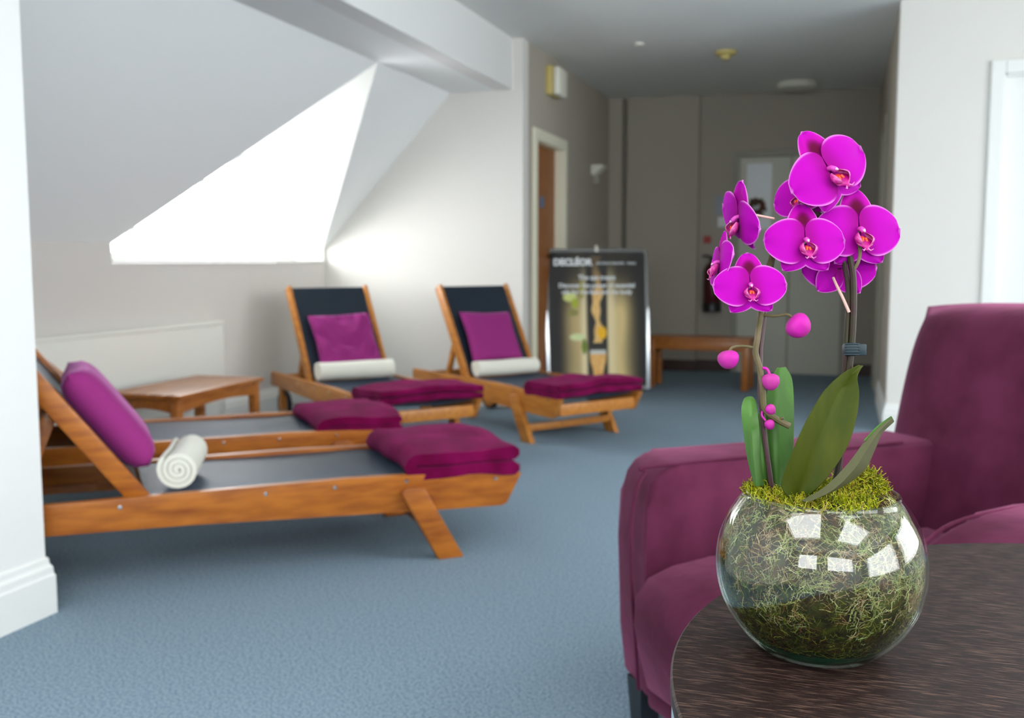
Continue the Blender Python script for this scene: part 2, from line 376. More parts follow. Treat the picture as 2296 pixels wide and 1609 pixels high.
# right front wall with white framed door, then corridor
bm = bmesh.new(); DX0, DX1, DZ = .81, 1.73, 2.05
bx(bm, XR, DX0, YR, YR + .12, 0, ZC); bx(bm, DX0, DX1, YR, YR + .12, DZ, ZC); bx(bm, DX1, XRM, YR, YR + .12, 0, ZC); struct('wall_front_right', bm, M['wall'])
d1 = tag(link(bpy.data.objects.new('door_1', None)), None, None, None, 'structure'); d1.location = ((DX0 + DX1) / 2, YR, 0); hw = (DX1 - DX0) / 2
bm = bmesh.new(); ar = .075
bx(bm, -hw - ar + .02, -hw + .02, -.022, .0, 0, DZ + ar - .02, .006); bx(bm, hw - .02, hw + ar - .02, -.022, .0, 0, DZ + ar - .02, .006); bx(bm, -hw + .02, hw - .02, -.022, .0, DZ - .02, DZ + ar - .02, .006)
bx(bm, -hw, -hw + .03, 0, .12, 0, DZ); bx(bm, hw - .03, hw, 0, .12, 0, DZ); bx(bm, -hw, hw, 0, .12, DZ - .03, DZ)
struct('door_frame', bm, M['trim'], d1)
bm = bmesh.new(); bx(bm, -hw + .03, hw - .03, .05, .09, .005, DZ - .03); struct('door_leaf', bm, M['trim'], d1)
# corridor left wall with brown door
Y0, Y1, DZ2 = 6.72, 7.47, 1.86
bm = bmesh.new(); bx(bm, CL - .12, CL, YE + .12, Y0, 0, ZC); bx(bm, CL - .12, CL, Y0, Y1, DZ2, ZC); bx(bm, CL - .12, CL, Y1, YB + .2, 0, ZC); struct('wall_corridor_left', bm, M['taupe'])
d2 = tag(link(bpy.data.objects.new('door_2', None)), None, None, None, 'structure'); d2.location = (CL, (Y0 + Y1) / 2, 0); hw = (Y1 - Y0) / 2
bm = bmesh.new()
for a, b in ((-hw - .06, -hw + .02), (hw - .02, hw + .06)): bx(bm, 0, .02, a, b, 0, DZ2 + .06, .005)
bx(bm, 0, .02, -hw + .02, hw - .02, DZ2 - .02, DZ2 + .06, .005)
bx(bm, -.12, 0, -hw, -hw + .025, 0, DZ2); bx(bm, -.12, 0, hw - .025, hw, 0, DZ2); bx(bm, -.12, 0, -hw, hw, DZ2 - .025, DZ2)
struct('door_frame', bm, M['creamtrim'], d2)
bm = bmesh.new(); bx(bm, -.10, -.06, -hw + .025, hw - .025, .005, DZ2 - .025); struct('door_leaf', bm, M['doorwood'], d2)
bm = bmesh.new(); tube(bm, [(-.062, .19, 1.04), (-.01, .19, 1.04), (.0, .17, 1.04), (.0, .07, 1.035)], .012, 8); lathe(bm, [(0, 0), (.001, 0)], 8)
h_ = struct('door_handle', bm, M['black'], d2)
bm = bmesh.new(); tube(bm, [(-.0605, .0, 1.43), (-.054, .0, 1.43)], .045, 20); s_ = struct('door_sign', bm, M['bluesign'], d2); s_['label'] = 'round blue sign on brown door'
# corridor right wall with narrow door architrave
bm = bmesh.new(); bx(bm, XR, XR + .12, YR + .12, YB + .2, 0, ZC); struct('wall_corridor_right', bm, M['taupe'])
d3 = tag(link(bpy.data.objects.new('door_3', None)), None, None, None, 'structure'); d3.location = (XR, 7.95, 0)
bm = bmesh.new(); bx(bm, -.02, 0, -.48, -.41, 0, 2.02, .004); bx(bm, -.02, 0, .41, .48, 0, 2.02, .004); bx(bm, -.02, 0, -.41, .41, 1.95, 2.02, .004); struct('door_frame', bm, M['dframe'], d3)
bm = bmesh.new(); bx(bm, -.008, 0, -.41, .41, .0, 1.95); struct('door_leaf', bm, M['fdoor'], d3)
# corridor back wall: pilaster, panel, set-back right part with glazed double doors
bm = bmesh.new(); bx(bm, CL, XR, YB + .08, YB + .2, 0, ZC); bx(bm, CL, -1.93, YB - .05, YB + .08, 0, ZC); bx(bm, -1.89, -1.24, YB, YB + .08, 0, ZC); struct('wall_back', bm, M['taupe'])
d4 = tag(link(bpy.data.objects.new('door_4', None)), None, None, None, 'structure'); d4.location = (-.44, YB + .08, 0)
bm = bmesh.new()
bx(bm, -.49, -.44, -.03, 0, 0, 1.97, .004); bx(bm, .44, .49, -.03, 0, 0, 1.97, .004); bx(bm, -.44, .44, -.03, 0, 1.92, 1.97, .004); struct('door_frame', bm, M['dframe'], d4)
for sx in (-1, 1):
    bm = bmesh.new(); x0, x1 = (-.44, -.008) if sx < 0 else (.008, .44); px0, px1 = (-.385, -.165) if sx < 0 else (-.03 + .03 + .06, .30)
    bx(bm, x0, px0, -.02, 0, 0, 1.91); bx(bm, px1, x1, -.02, 0, 0, 1.91); bx(bm, px0, px1, -.02, 0, 0, 1.28); bx(bm, px0, px1, -.02, 0, 1.86, 1.91); L_ = struct('door_leaf', bm, M['fdoor'], d4)
    bm = bmesh.new(); bx(bm, px0, px1, -.012, -.002, 1.28, 1.86); struct('pane', bm, M['frosted'], L_)
# skirtings
def skirt(bm, pts, h=.165, t=.018):
    """profiled skirting along an open polyline; left-hand normal faces the room"""
    prof = [(0, 0), (t, 0), (t, h - .055), (t * .8, h - .048), (t * .75, h - .03), (t * .4, h - .02), (t * .35, h - .005), (.002, h), (0, h)]
    P = [V((*p, 0)) for p in pts]; rings = []
    for i, p in enumerate(P):
        ns = []
        for a, b in ((i - 1, i), (i, i + 1)):
            if a >= 0 and b < len(P): d = (P[b] - P[a]).normalized(); ns.append(V((-d.y, d.x, 0)))
        m = sum(ns, V()).normalized(); k = 1 / max(.3, m.dot(ns[0])); rings.append([bm.verts.new(p + m * k * q + V((0, 0, z))) for q, z in prof])
    for a, b in zip(rings, rings[1:]):
        for j in range(len(prof) - 1): bm.faces.new((a[j], a[j + 1], b[j + 1], b[j]))
    bm.faces.new(rings[0]); bm.faces.new(rings[-1][::-1])
def skirting(name, pts, m='trim', h=.165):
    bm = bmesh.new(); skirt(bm, pts, h); return struct(name, bm, M[m])
skirting('baseboard_left', [(HX - .12, YAL), (HX - .12, 2.2), (HX, 2.2), (HX, YBK)])
skirting('baseboard_alcove', [(CL, YE), (K, YE), (K, YAL)])
skirting('baseboard_front_right', [(DX0 - .06, YR), (XR, YR), (XR, 7.46)][::1])
skirting('baseboard_front_far', [(XRM, YR), (DX1 + .06, YR)])
skirting('baseboard_right', [(XRM, YBK), (XRM, YR)])
skirting('baseboard_rear', [(HX, YBK), (XRM, YBK)])
skirting('baseboard_corridor_left', [(CL, YB - .05), (CL, Y1 + .07)][::-1][::-1], 'darkskirt', .10)
skirting('baseboard_back', [(XR, YB + .08), (.055, YB + .08)], 'darkskirt', .10)
skirting('baseboard_back_left', [(-.935, YB + .08), (-1.24, YB + .08), (-1.24, YB), (-1.89, YB)], 'darkskirt', .10)

# ================================================================== CORRIDOR FITTINGS
t = thing('alarm_speaker', (CL, 7.10, 2.29), 0, 'cream and yellow box-shaped wall unit high on the corridor wall above the brown door', 'wall unit')
box('backplate', 0, .05, -.12, .12, -.10, .10, M['yellow'], t, .008); box('front_cover', .05, .10, -.115, .125, -.105, .095, M['cream'], t, .02, 3)
t = thing('wall_light', (CL, 8.45, 1.73), 0, 'small cream uplighter on the left corridor wall past the brown door', 'wall light')
bm = bmesh.new(); prism(bm, [(0, 0), (.03, .0), (.10, .07), (.10, .085), (0, .085)], 'y', -.09, .09, .006); obj('shade', bm, M['cream'], t)
box('bracket', 0, .05, -.02, .02, -.07, .0, M['dframe'], t, .004)
t = thing('smoke_detector', (-.82, 7.30, ZC), 0, 'round yellowed smoke detector on the corridor ceiling', 'smoke detector')
bm = bmesh.new(); lathe(bm, [(0, 0), (.075, 0), (.075, -.018), (.06, -.028), (0, -.028)], 28); obj('base', bm, M['yellow'], t)
bm = bmesh.new(); lathe(bm, [(.035, -.028), (.03, -.055), (0, -.06)], 24); obj('sensor', bm, M['yellow'], t)
t = thing('ceiling_light', (-.40, 8.75, ZC), 0, 'flat unlit round light on the corridor ceiling near the back wall', 'ceiling light')
bm = bmesh.new(); lathe(bm, [(0, 0), (.16, 0), (.165, -.02), (.15, -.045), (0, -.055)], 32); obj('diffuser', bm, M['cream'], t)
t = thing('ceiling_sensor', (-1.35, 6.85, ZC), 0, 'tiny pale sensor on the ceiling at the corridor mouth', 'sensor')
bm = bmesh.new(); lathe(bm, [(0, 0), (.035, 0), (.03, -.014), (0, -.018)], 20); obj('cap', bm, M['cream'], t)
def notice(name, x0, x1, z0, z1, m, label, cat):
    o = box(name, x0, x1, YB + .065, YB + .08, z0, z1, m); return tag(o, label, cat)
notice('notice', -1.09, -.96, 1.415, 1.58, M['greynotice'], 'blue-grey paper notice on the corridor back wall beside the glazed doors', 'notice')
notice('call_point_sign', -1.07, -.975, 1.305, 1.395, M['whitenotice'], 'small white square sign just under the blue-grey notice', 'sign')
notice('alarm_call_point', -1.195, -1.13, 1.16, 1.225, M['redsign'], 'small red alarm box above the extinguisher on the back wall', 'alarm box')
t = thing('fire_extinguisher', (-1.10, YB - .006, .55), 0, 'dark fire extinguisher hung on the corridor back wall behind the orchid', 'fire extinguisher')
bm = bmesh.new(); lathe(bm, [(0, 0), (.07, 0), (.078, .012), (.078, .36), (.06, .41), (.025, .44), (0, .44)], 28); obj('cylinder', bm, M['redbottle'], t)
bm = bmesh.new(); lathe(bm, [(0, 0), (.081, -.004), (.081, .07), (.0785, .075)], 28); obj('base_ring', bm, M['black'], t)
bm = bmesh.new(); lathe(bm, [(0, .44), (.025, .44), (.022, .48), (0, .48)], 16); tube(bm, [(0, 0, .475), (-.05, -.02, .50), (-.09, -.02, .49)], .01, 8); obj('handle', bm, M['black'], t)
bm = bmesh.new(); tube(bm, spline([(.02, 0, .46), (.08, -.03, .42), (.095, -.02, .30), (.09, -.01, .12)], 6), .011, 8); obj('hose', bm, M['black'], t)
box('wall_bracket', -.03, .03, .05, .085, .25, .34, M['black'], t)
t = thing('dried_flower_wreath', (-.735, YB + .03, 1.60 - .12), 0, 'dark brown dried decoration hanging on the left glazed door', 'decoration')
bm = bmesh.new()
for i in range(60):
    a = random.uniform(0, 2 * pi); r = .055 + random.gauss(0, .016); p = V((r * cos(a), 0, r * sin(a))); q = p + V((random.uniform(-.03, .03), random.uniform(-.02, .015), random.uniform(-.03, .03)))
    tube(bm, [p, (p + q) / 2 + V((0, -.005, 0)), q], [.009, .012, .004], 6)
tube(bm, [(.055 * cos(i * pi / 12), 0, .055 * sin(i * pi / 12)) for i in range(25)], .014, 8, cap=False)
obj('twigs', bm, M['wreath'], t)
# bench
t = thing('bench', (-1.04, 7.95, 0), radians(-4), 'low brown wooden bench against the corridor back, right of the poster board', 'bench')
hb = .405
bm = bmesh.new()
for y in (-.15, -.075, .0, .075): bx(bm, -.41, .41, y, y + .066, hb - .025, hb, .004)
obj('seat', bm, M['tablewood'], t)
bm = bmesh.new(); bx(bm, -.38, .38, -.14, -.115, hb - .10, hb - .026, .003); bx(bm, -.38, .38, .105, .13, hb - .10, hb - .026, .003); obj('apron', bm, M['tablewood'], t)
for sx in (-1, 1):
    for y in (-.145, .09): box('leg', sx * .37 - .028, sx * .37 + .028, y, y + .05, 0, hb - .026, M['tablewood'], t, .004)

# ================================================================== POSTER BOARD
bw, bh = .80, 1.10
t = thing('poster_board', (-1.73, 7.36, 0), radians(26), 'dark framed poster board with a golden picture and white lettering, leaning on its stand', 'poster board')
tilt = radians(7)
def tl(p): x, y, z = p; return (x, y * cos(tilt) + z * sin(tilt), z * cos(tilt) - y * sin(tilt))
def tiltbm(bm):
    for v in bm.verts: v.co = V(tl(v.co))
bm = bmesh.new(); R_ = .04
def rr(w_, h0, h1, r):
    P = []
    for cx, cz, a0 in ((w_ / 2 - r, h0 + r, -90), (w_ / 2 - r, h1 - r, 0), (-w_ / 2 + r, h1 - r, 90), (-w_ / 2 + r, h0 + r, 180)):
        for k in range(7): a = radians(a0 + 15 * k); P.append((cx + r * cos(a), cz + r * sin(a)))
    return P
prism(bm, rr(bw, .02, bh, R_), 'y', 0, .022, .004); tiltbm(bm); obj('backing_panel', bm, M['boardframe'], t)
bm = bmesh.new(); A = rr(bw, .02, bh, R_); B = rr(bw - .05, .045, bh - .025, R_ * .6)
for ya, yb, P, Q in ((-.012, -.006, A, B),):
    a = [bm.verts.new((p[0], 0, p[1])) for p in A]; b = [bm.verts.new((p[0], -.012, p[1])) for p in A]; c = [bm.verts.new((p[0], -.012, p[1])) for p in B]; d = [bm.verts.new((p[0], -.003, p[1])) for p in B]
    n = len(A)
    for r0, r1 in ((a, b), (b, c), (c, d)):
        for i in range(n): bm.faces.new((r0[i], r0[(i + 1) % n], r1[(i + 1) % n], r1[i]))
tiltbm(bm); obj('frame', bm, M['boardframe'], t)
for sx in (-1, 1):  # glare along the lower frame edges, built as tapered silver strips
    bm = bmesh.new(); x = sx * bw / 2; s = -sx
    prism(bm, [(x + sx * .002, .02), (x + s * .028, .02), (x + s * .012, .62), (x + sx * .002, .66)], 'y', -.015, .0, .001); tiltbm(bm); e = obj('edge_glare_strip', bm, M['silver'], t); e['label'] = 'silver strip put in for the glare on the frame edge'
def ss(a, b, x): x = max(0, min(1, (x - a) / (b - a))); return x * x * (3 - 2 * x)
def mix(a, b, f): return tuple(p + (q - p) * f for p, q in zip(a, b))
def art(u, v):        # u 0..1 left-right, v 0..1 bottom-top
    w_ = noise.noise(V((u * 5, v * 2.2, 0))) * .5 + .5
    c = (.022, .022, .02)
    glow = max(ss(.06, .30, u) * (1 - ss(.36, .42, u)), ss(.58, .62, u) * (1 - ss(.72, 1.0, u))) * (1 - ss(.50, .92, v) * .85)
    glow *= .55 + .6 * w_
    c = mix(c, (.80, .62, .28), min(1, glow * glow * 1.5))
    c = mix(c, (.95, .85, .55), max(0, ss(.30, .37, u) * (1 - ss(.37, .40, u))) * (1 - ss(.6, .95, v)) * .8)
    c = mix(c, (.95, .82, .50), max(0, ss(.60, .62, u) * (1 - ss(.64, .72, u))) * (1 - ss(.6, .95, v)) * .8)
    if .40 < u < .60: c = mix(c, (.035, .033, .03), .9)
    cx = .50 + .015 * sin(v * 19); wd_ = .055 * (.75 + .35 * sin(v * 33 + 1) * cos(v * 13))
    if .33 < v < .97: c = mix(c, mix((.85, .45, .08), (1, .75, .36), .5 + .5 * noise.noise(V((u * 30, v * 22, 2)))), (1 - ss(wd_ * .8, wd_ * 1.1, abs(u - cx))) * (1 - ss(.62, .93, v) * .9))
    if v < .25: ww = .055 + .035 * ss(.10, .22, v); c = mix(c, mix((.8, .38, .07), (1, .66, .25), .5 + .5 * noise.noise(V((u * 25, v * 25, 5)))), (1 - ss(ww * .85, ww, abs(u - .50))))
    if .245 < v < .275: c = mix(c, (.72, .72, .66), 1 - ss(.07, .09, abs(u - .5)))
    d = ((u - .545) / .05) ** 2 + ((v - .40) / .05) ** 2; c = mix(c, (1, .55, .01), 1 - ss(.7, 1.1, d))
    for lx, ly, sx_, sy_, cc in ((.22, .665, .075, .035, (.70, .78, .26)), (.27, .62, .04, .04, (.45, .52, .05)), (.25, .55, .06, .025, (.30, .28, .08)), (.29, .37, .085, .028, (.75, .85, .45)), (.36, .30, .03, .06, (.18, .26, .03)), (.34, .72, .03, .07, (.36, .34, .05))):
        d = ((u - lx) / sx_) ** 2 + ((v - ly) / sy_) ** 2; c = mix(c, cc, 1 - ss(.6, 1.2, d))
    return (*c, 1)
bm = bmesh.new(); ly = bm.verts.layers.float_color.new('Col')
grid(bm, 96, 130, lambda u, v: (-.375 + .75 * u, -.0035, .045 + (bh - .07) * v), ly, art); tiltbm(bm)
obj('poster', bm, M['poster'], t)
def text(name, s, size, x, z, parent, m, align='LEFT', y=-.006, bold=0.0):
    cu = bpy.data.curves.new(name, 'FONT'); cu.body = s; cu.size = size; cu.extrude = .0006; cu.align_x = align; cu.offset = bold
    o = bpy.data.objects.new(name, cu); C.objects.link(o); bpy.context.view_layer.update()
    me = bpy.data.meshes.new_from_object(o.evaluated_get(bpy.context.evaluated_depsgraph_get())); bpy.data.objects.remove(o)
    me.materials.append(m)
    for v in me.vertices: v.co = V(tl((v.co.x + x, y - v.co.z, v.co.y + z)))
    return link(bpy.data.objects.new(name, me), parent)
text('heading_lettering', 'DECLÉOR', .068, -.335, bh - .125, t, M['letters'], bold=.0035)
text('subheading_lettering', 'AROMATHERAPIE · PARIS', .028, -.005, bh - .12, t, M['letters'])
text('lettering', 'The spa treats', .050, 0, bh - .235, t, M['letters'], 'CENTER', bold=.001)
text('lettering', 'Discover the power of essential', .046, 0, bh - .295, t, M['letters'], 'CENTER', bold=.001)
text('lettering', 'oils for the face and the body', .046, 0, bh - .345, t, M['letters'], 'CENTER', bold=.001)
bm = bmesh.new(); prism(bm, [(-.014, bh - .02), (.014, bh - .02), (.01, bh + .02), (.0, bh + .03), (-.01, bh + .02)], 'y', -.016, .01, .002); tiltbm(bm); e = obj('top_clip', bm, M['cream'], t); e['label'] = 'small cream clip at top edge'
for sx in (-1, 1):
    bm = bmesh.new(); tube(bm, [(sx * .34, .13, 1.0), (sx * .34, .34, .012)], .012, 8); obj('rear_leg', bm, M['boardframe'], t)

# ================================================================== LOUNGERS
W = .60
class Lo: pass
def make_lounger(foot, ang, L_, hinge, beta, back, label, zt=.30, zf=.265, pale=False):
    """foot: point on the floor under the near outer foot corner; ang: direction foot -> head"""
    u = V((cos(ang), sin(ang), 0)); far = V((u.y, -u.x, 0)); W2 = W / 2
    r = Lo(); r.org = V((foot[0], foot[1], 0)) + far * W2; r.ang = ang; r.hinge = hinge; r.beta = beta; r.zt = zt; r.zf = zf; r.L = L_
    wd_ = M['woodpale'] if pale else M['wood']
    t = thing('sun_lounger', r.org, ang, label, 'sun lounger', 'wooden sun loungers'); r.o = t
    for s in (-1, 1):
        y0, y1 = (W2 - .03, W2) if s > 0 else (-W2, -W2 + .03)
        bm = bmesh.new()
        pts = [(.0, zf), (.018, zf + .004), (.38, zt - .008), (.62, zt), (L_, zt), (L_ + .004, zt - .02), (L_, zt - .085), (L_ * .6, zt - .10), (.46, zt - .128), (.30, zf - .100), (.075, zf - .108), (.055, zf - .10)]
        prism(bm, pts, 'y', y0, y1, .004); rail = obj('side_rail', bm, wd_, t)
        for x in (.1, .42, .66, .88, hinge + .07):
            bm = bmesh.new(); lathe(bm, [(0, 0), (.006, 0), (.006, .003), (0, .004)], 10)
            for v in bm.verts: v.co = V((v.co.x + x, (W2 + v.co.z) if s > 0 else (-W2 - v.co.z), v.co.y + zt - (.045 if x < .2 else .025)))
            obj('screw', bm, M['chrome'], rail)
        ly0, ly1 = (W2 - .008, W2 + .024) if s > 0 else (-W2 - .024, -W2 + .008)
        bm = bmesh.new(); prism(bm, [(.445, zf - .025), (.43, zf - .012), (.375, zf - .012), (.36, zf - .022), (.225, 0), (.315, 0)], 'y', ly0, ly1, .004); obj('front_leg', bm, wd_, t)
        xw = L_ - .10; wr = .095
        bm = bmesh.new(); lathe(bm, [(0, -.013), (wr - .014, -.013), (wr - .012, 0), (wr - .014, .013), (0, .013)], 32)
        for v in bm.verts: v.co = V((v.co.x + xw, v.co.z + s * (W2 - .052), v.co.y + wr))
        wh = obj('wheel', bm, wd_, t)
        bm = bmesh.new(); lathe(bm, [(wr - .015, -.015), (wr - .002, -.015), (wr, -.008), (wr, .008), (wr - .002, .015), (wr - .015, .015)], 32, closed=True)
        for v in bm.verts: v.co = V((v.co.x + xw, v.co.z + s * (W2 - .052), v.co.y + wr))
        obj('tyre', bm, M['rubber'], wh)
        bm = bmesh.new(); prism(bm, [(xw - .03, zt - .09), (xw + .03, zt - .09), (xw + .022, wr - .02), (xw - .022, wr - .02)], 'y', s * (W2 - .03) - .008, s * (W2 - .03) + .008, .003); obj('axle_bracket', bm, wd_, t)
    box('foot_crossbar', .035, .065, -W2 + .03, W2 - .03, zf - .095, zf - .03, wd_, t, .005)
    box('head_crossbar', L_ - .05, L_ - .02, -W2 + .03, W2 - .03, zt - .08, zt - .02, wd_, t, .005)
    bm = bmesh.new(); bx(bm, .275, .305, -W2, W2, .06, .10, .004); obj('leg_stretcher', bm, wd_, t)
    bm = bmesh.new(); tube(bm, [(L_ - .10, -W2 + .04, .095), (L_ - .10, W2 - .04, .095)], .009, 10); obj('axle', bm, M['metal'], t)
    # seat sling
    yi = W2 - .034
    def zs(x): return zf - .004 + (zt - zf - .002) * ss(0, .5, x) - .010 * sin(pi * min(1, x / hinge))
    bm = bmesh.new(); gtop = lambda u_, v_: (.05 + (hinge - .06) * u_, -yi + 2 * yi * v_, zs(.05 + (hinge - .06) * u_) - .012 * sin(pi * v_))
    grid(bm, 24, 8, gtop); bmesh.ops.solidify(bm, geom=bm.faces[:], thickness=.003); obj('seat_sling', bm, M['sling'], t)
    r.zs = zs
    # backrest
    cb, sb = cos(beta), sin(beta); z0 = zt - .03
    def bp(a, y, n): return V((hinge + a * cb - n * sb, y, z0 + a * sb + n * cb))
    r.bp = bp; r.back = back; fr_ = None
    for s in (-1, 1):
        bm = bmesh.new(); bx(bm, -.02, back, 0, .026, -.030, .030, .006)
        for v in bm.verts: v.co = bp(v.co.x, v.co.y * s + s * (W2 - .060), v.co.z)
        obj('backrest_stile', bm, wd_, t)
    for a in (.02, back - .05):
        bm = bmesh.new(); bx(bm, a, a + .03, -W2 + .06, W2 - .06, -.026, -.004, .004)
        for v in bm.verts: v.co = bp(*v.co)
        obj('backrest_crossbar', bm, wd_, t)
    bm = bmesh.new(); grid(bm, 20, 8, lambda u_, v_: bp(.03 + (back - .04) * u_, (-1 + 2 * v_) * (W2 - .062), .014 - .016 * sin(pi * v_) * sin(pi * u_)))
    bmesh.ops.solidify(bm, geom=bm.faces[:], thickness=.003); obj('back_sling', bm, M['sling'], t)
    for s in (-1, 1):
        a = back * .52; p = bp(a, s * (W2 - .10), -.03); q = V((min(L_ - .09, p.x + .12), s * (W2 - .10), zt - .06)); 
        bm = bmesh.new(); d = (q - p).normalized(); nn = V((-d.z, 0, d.x)) * .020
        prism(bm, [((p - nn).x, (p - nn).z), ((q - nn).x, (q - nn).z), ((q + nn).x, (q + nn).z), ((p + nn).x, (p + nn).z)], 'y', s * (W2 - .10) - .011, s * (W2 - .10) + .011, .003); obj('prop_leg', bm, wd_, t)
    box('prop_rack', hinge + .12, L_ - .05, -W2 + .031, -W2 + .05, zt - .085, zt - .06, wd_, t)
    box('prop_rack', hinge + .12, L_ - .05, W2 - .05, W2 - .031, zt - .085, zt - .06, wd_, t)
    return r
def wm(r): return Matrix.Translation(r.org) @ Matrix.Rotation(r.ang, 4, 'Z')
def cushion_on(r, a, y, size, th, label, wr=0, seed=0, tw=0, sx=1.0):
    bm = bmesh.new(); pillow(bm, size, size * sx, th, 20, wr, seed)
    o = obj('cushion', bm, M['cushion'], ang=80); tag(o, label, 'cushion', 'purple cushions on the loungers')
    c = r.bp(a, y, .016 + th / 2); xa = V((cos(r.beta), 0, sin(r.beta))); ya = V((0, 1, 0)); za = xa.cross(ya)
    o.matrix_world = wm(r) @ Matrix.Translation(c) @ Matrix((( xa.x, ya.x, za.x, 0), (xa.y, ya.y, za.y, 0), (xa.z, ya.z, za.z, 0), (0, 0, 0, 1))) @ Matrix.Rotation(tw, 4, 'Z')
    return o
def roll_on(r, x, y, length, rad, label, yaw=0, seed=0, dz=0):
    bm = bmesh.new(); n = 64; turns = 3.3; th = rad / turns * .92; path = []
    for i in range(n + 1):
        a = 2 * pi * turns * i / n; q = .004 + (rad - th / 2 - .004) * i / n; path.append((q * cos(a - 1.2), q * sin(a - 1.2) * .96))
    ribbon(bm, path, th * .74, -length / 2, length / 2, 10, .0035, seed)
    o = obj('rolled_towel', bm, M['roll'], ang=60); tag(o, label, 'towel', 'rolled cream towels on the loungers')
    o.matrix_world = wm(r) @ Matrix.Translation((x, y, r.zs(x) + rad * .97 + dz)) @ Matrix.Rotation(yaw, 4, 'Z'); return o
def towel_on(r, x0, x1, y0, y1, th, label, seed=0, layers=2, yaw=0, zbase=None, sag=0):
    bm = bmesh.new(); lx = x1 - x0; path = []; tl_ = th / layers
    for k in range(layers):
        z = tl_ * (k + .5); xs = [lx * i / 8 for i in range(9)]
        if k % 2: xs = xs[::-1]
        e = tl_ * .45; xs = [e + x * (lx - 2 * e) / lx for x in xs]
        path += [(x, z) for x in xs]
        if k < layers - 1:
            xe = xs[-1]; sg = 1 if k % 2 == 0 else -1
            path += [(xe + sg * tl_ * .32, z + tl_ * .22), (xe + sg * tl_ * .45, z + tl_ * .5), (xe + sg * tl_ * .32, z + tl_ * .78)]
    ribbon(bm, path, tl_ * .86, y0, y1, 22, .012, seed)
    zb = r.zf + .012 if zbase is None else zbase
    for v in bm.verts:
        f = (v.co.y - (y0 + y1) / 2) / ((y1 - y0) / 2); v.co.z += -.012 * f * f + sag * (v.co.x / lx) + .007 * noise.noise(V((v.co.x * 5 + seed, v.co.y * 5, 0)))
    o = obj('folded_towel', bm, M['towel'], ang=60); tag(o, label, 'towel', 'folded plum towels on the loungers')
    o.matrix_world = wm(r) @ Matrix.Translation((x0, 0, zb)) @ Matrix.Rotation(yaw, 4, 'Z'); return o

u1 = V((-.743, -.669, 0)); n1 = V((-.669, .743, 0)); a1 = atan2(-.669, -.743); F1 = V((-1.036, 3.251, 0))
L1 = make_lounger(F1, a1, 1.86, 1.235, radians(53.2), .72, 'nearest wooden sun lounger, its head end cut off by the white wall edge')
L2 = make_lounger(F1 + n1 * .95, a1, 1.86, 1.235, radians(44), .72, 'second wooden sun lounger, just behind the nearest and beside the low side table')
R1 = make_lounger(onz(1082, 893, .27).xy.to_3d() - V((sin(radians(141)), -cos(radians(141)), 0)) * W, radians(141), 1.62, 1.06, radians(59), .66, 'wooden sun lounger in the alcove corner, raised back against the window wall', pale=True)
ur = V((cos(radians(144)), sin(radians(144)), 0))
R2 = make_lounger((-1.395, 5.04, 0), radians(144), 1.55, .965, radians(60), .66, 'rightmost wooden sun lounger with raised back, in front of the poster board', pale=True)
cushion_on(L1, .25, -.01, .37, .125, 'plump purple cushion seen edge-on on the nearest lounger', seed=1, sx=1.15)
cushion_on(R1, .26, -.015, .36, .07, 'creased purple cushion on the corner lounger', wr=.020, seed=2, tw=.03, sx=1.13)
cushion_on(R2, .27, .01, .345, .07, 'smooth square purple cushion on the rightmost lounger', seed=5, tw=-.03, sx=1.1)
roll_on(L1, 1.095, .045, .36, .068, 'rolled cream towel showing its spiral end on the nearest lounger', yaw=radians(-12), seed=1)
roll_on(R1, .975, .0, .47, .068, 'rolled cream towel on the corner lounger under its creased cushion', seed=4, yaw=-.06)
roll_on(R2, .91, .0, .44, .060, 'rolled cream towel on the rightmost lounger under its smooth cushion', seed=9, yaw=-.04)
towel_on(L1, .0, .39, -.26, .31, .095, 'thick folded plum towel on the foot end of the nearest lounger', 3, 2, yaw=radians(-2), zbase=.281)
towel_on(L2, .12, .48, -.26, .285, .08, 'folded plum towel on the foot end of the second lounger', 11, 2, zbase=.277)
towel_on(R1, .0, .33, -.31, .30, .08, 'folded plum towel across the foot end of the corner lounger', 21, 2, zbase=.277)
towel_on(R2, .0, .31, -.31, .30, .08, 'folded plum towel across the foot end of the rightmost lounger', 31, 2, zbase=.277)

# ================================================================== SIDE TABLE
tc = V((-3.09, 4.19, 0))
t = thing('side_table', tc, radians(3), 'low brown wooden side table between the second lounger and the radiator', 'side table'); hx, hy, ht = .20, .385, .385
bm = bmesh.new()
for i in range(5):
    x = -hx + .082 * i; bx(bm, x, x + .0765, -hy, hy, ht - .022, ht, .004)
bx(bm, -hx + .01, hx - .01, -hy + .03, -hy + .07, ht - .03, ht - .018); bx(bm, -hx + .01, hx - .01, hy - .07, hy - .03, ht - .03, ht - .018)
obj('table_top', bm, M['tablewood'], t)
for s in (-1, 1):
    bm = bmesh.new(); P = [(-hy + .03, ht - .022), (hy - .03, ht - .022)] + [(hy - .04 - (2 * hy - .08) * k / 10, ht - .092 + .022 * sin(pi * k / 10)) for k in range(11)]
    prism(bm, P, 'x', s * (hx - .03) - .009, s * (hx - .03) + .009, .002); obj('apron', bm, M['tablewood'], t)
    bm = bmesh.new(); P = [(-hx + .03, ht - .022), (hx - .03, ht - .022)] + [(hx - .035 - (2 * hx - .07) * k / 8, ht - .092 + .022 * sin(pi * k / 8)) for k in range(9)]
    prism(bm, P, 'y', s * (hy - .03) - .009, s * (hy - .03) + .009, .002); obj('apron', bm, M['tablewood'], t)
    for q in (-1, 1): box('leg', q * (hx - .035) - .022, q * (hx - .035) + .022, s * (hy - .035) - .022, s * (hy - .035) + .022, 0, ht - .022, M['tablewood'], t, .004)
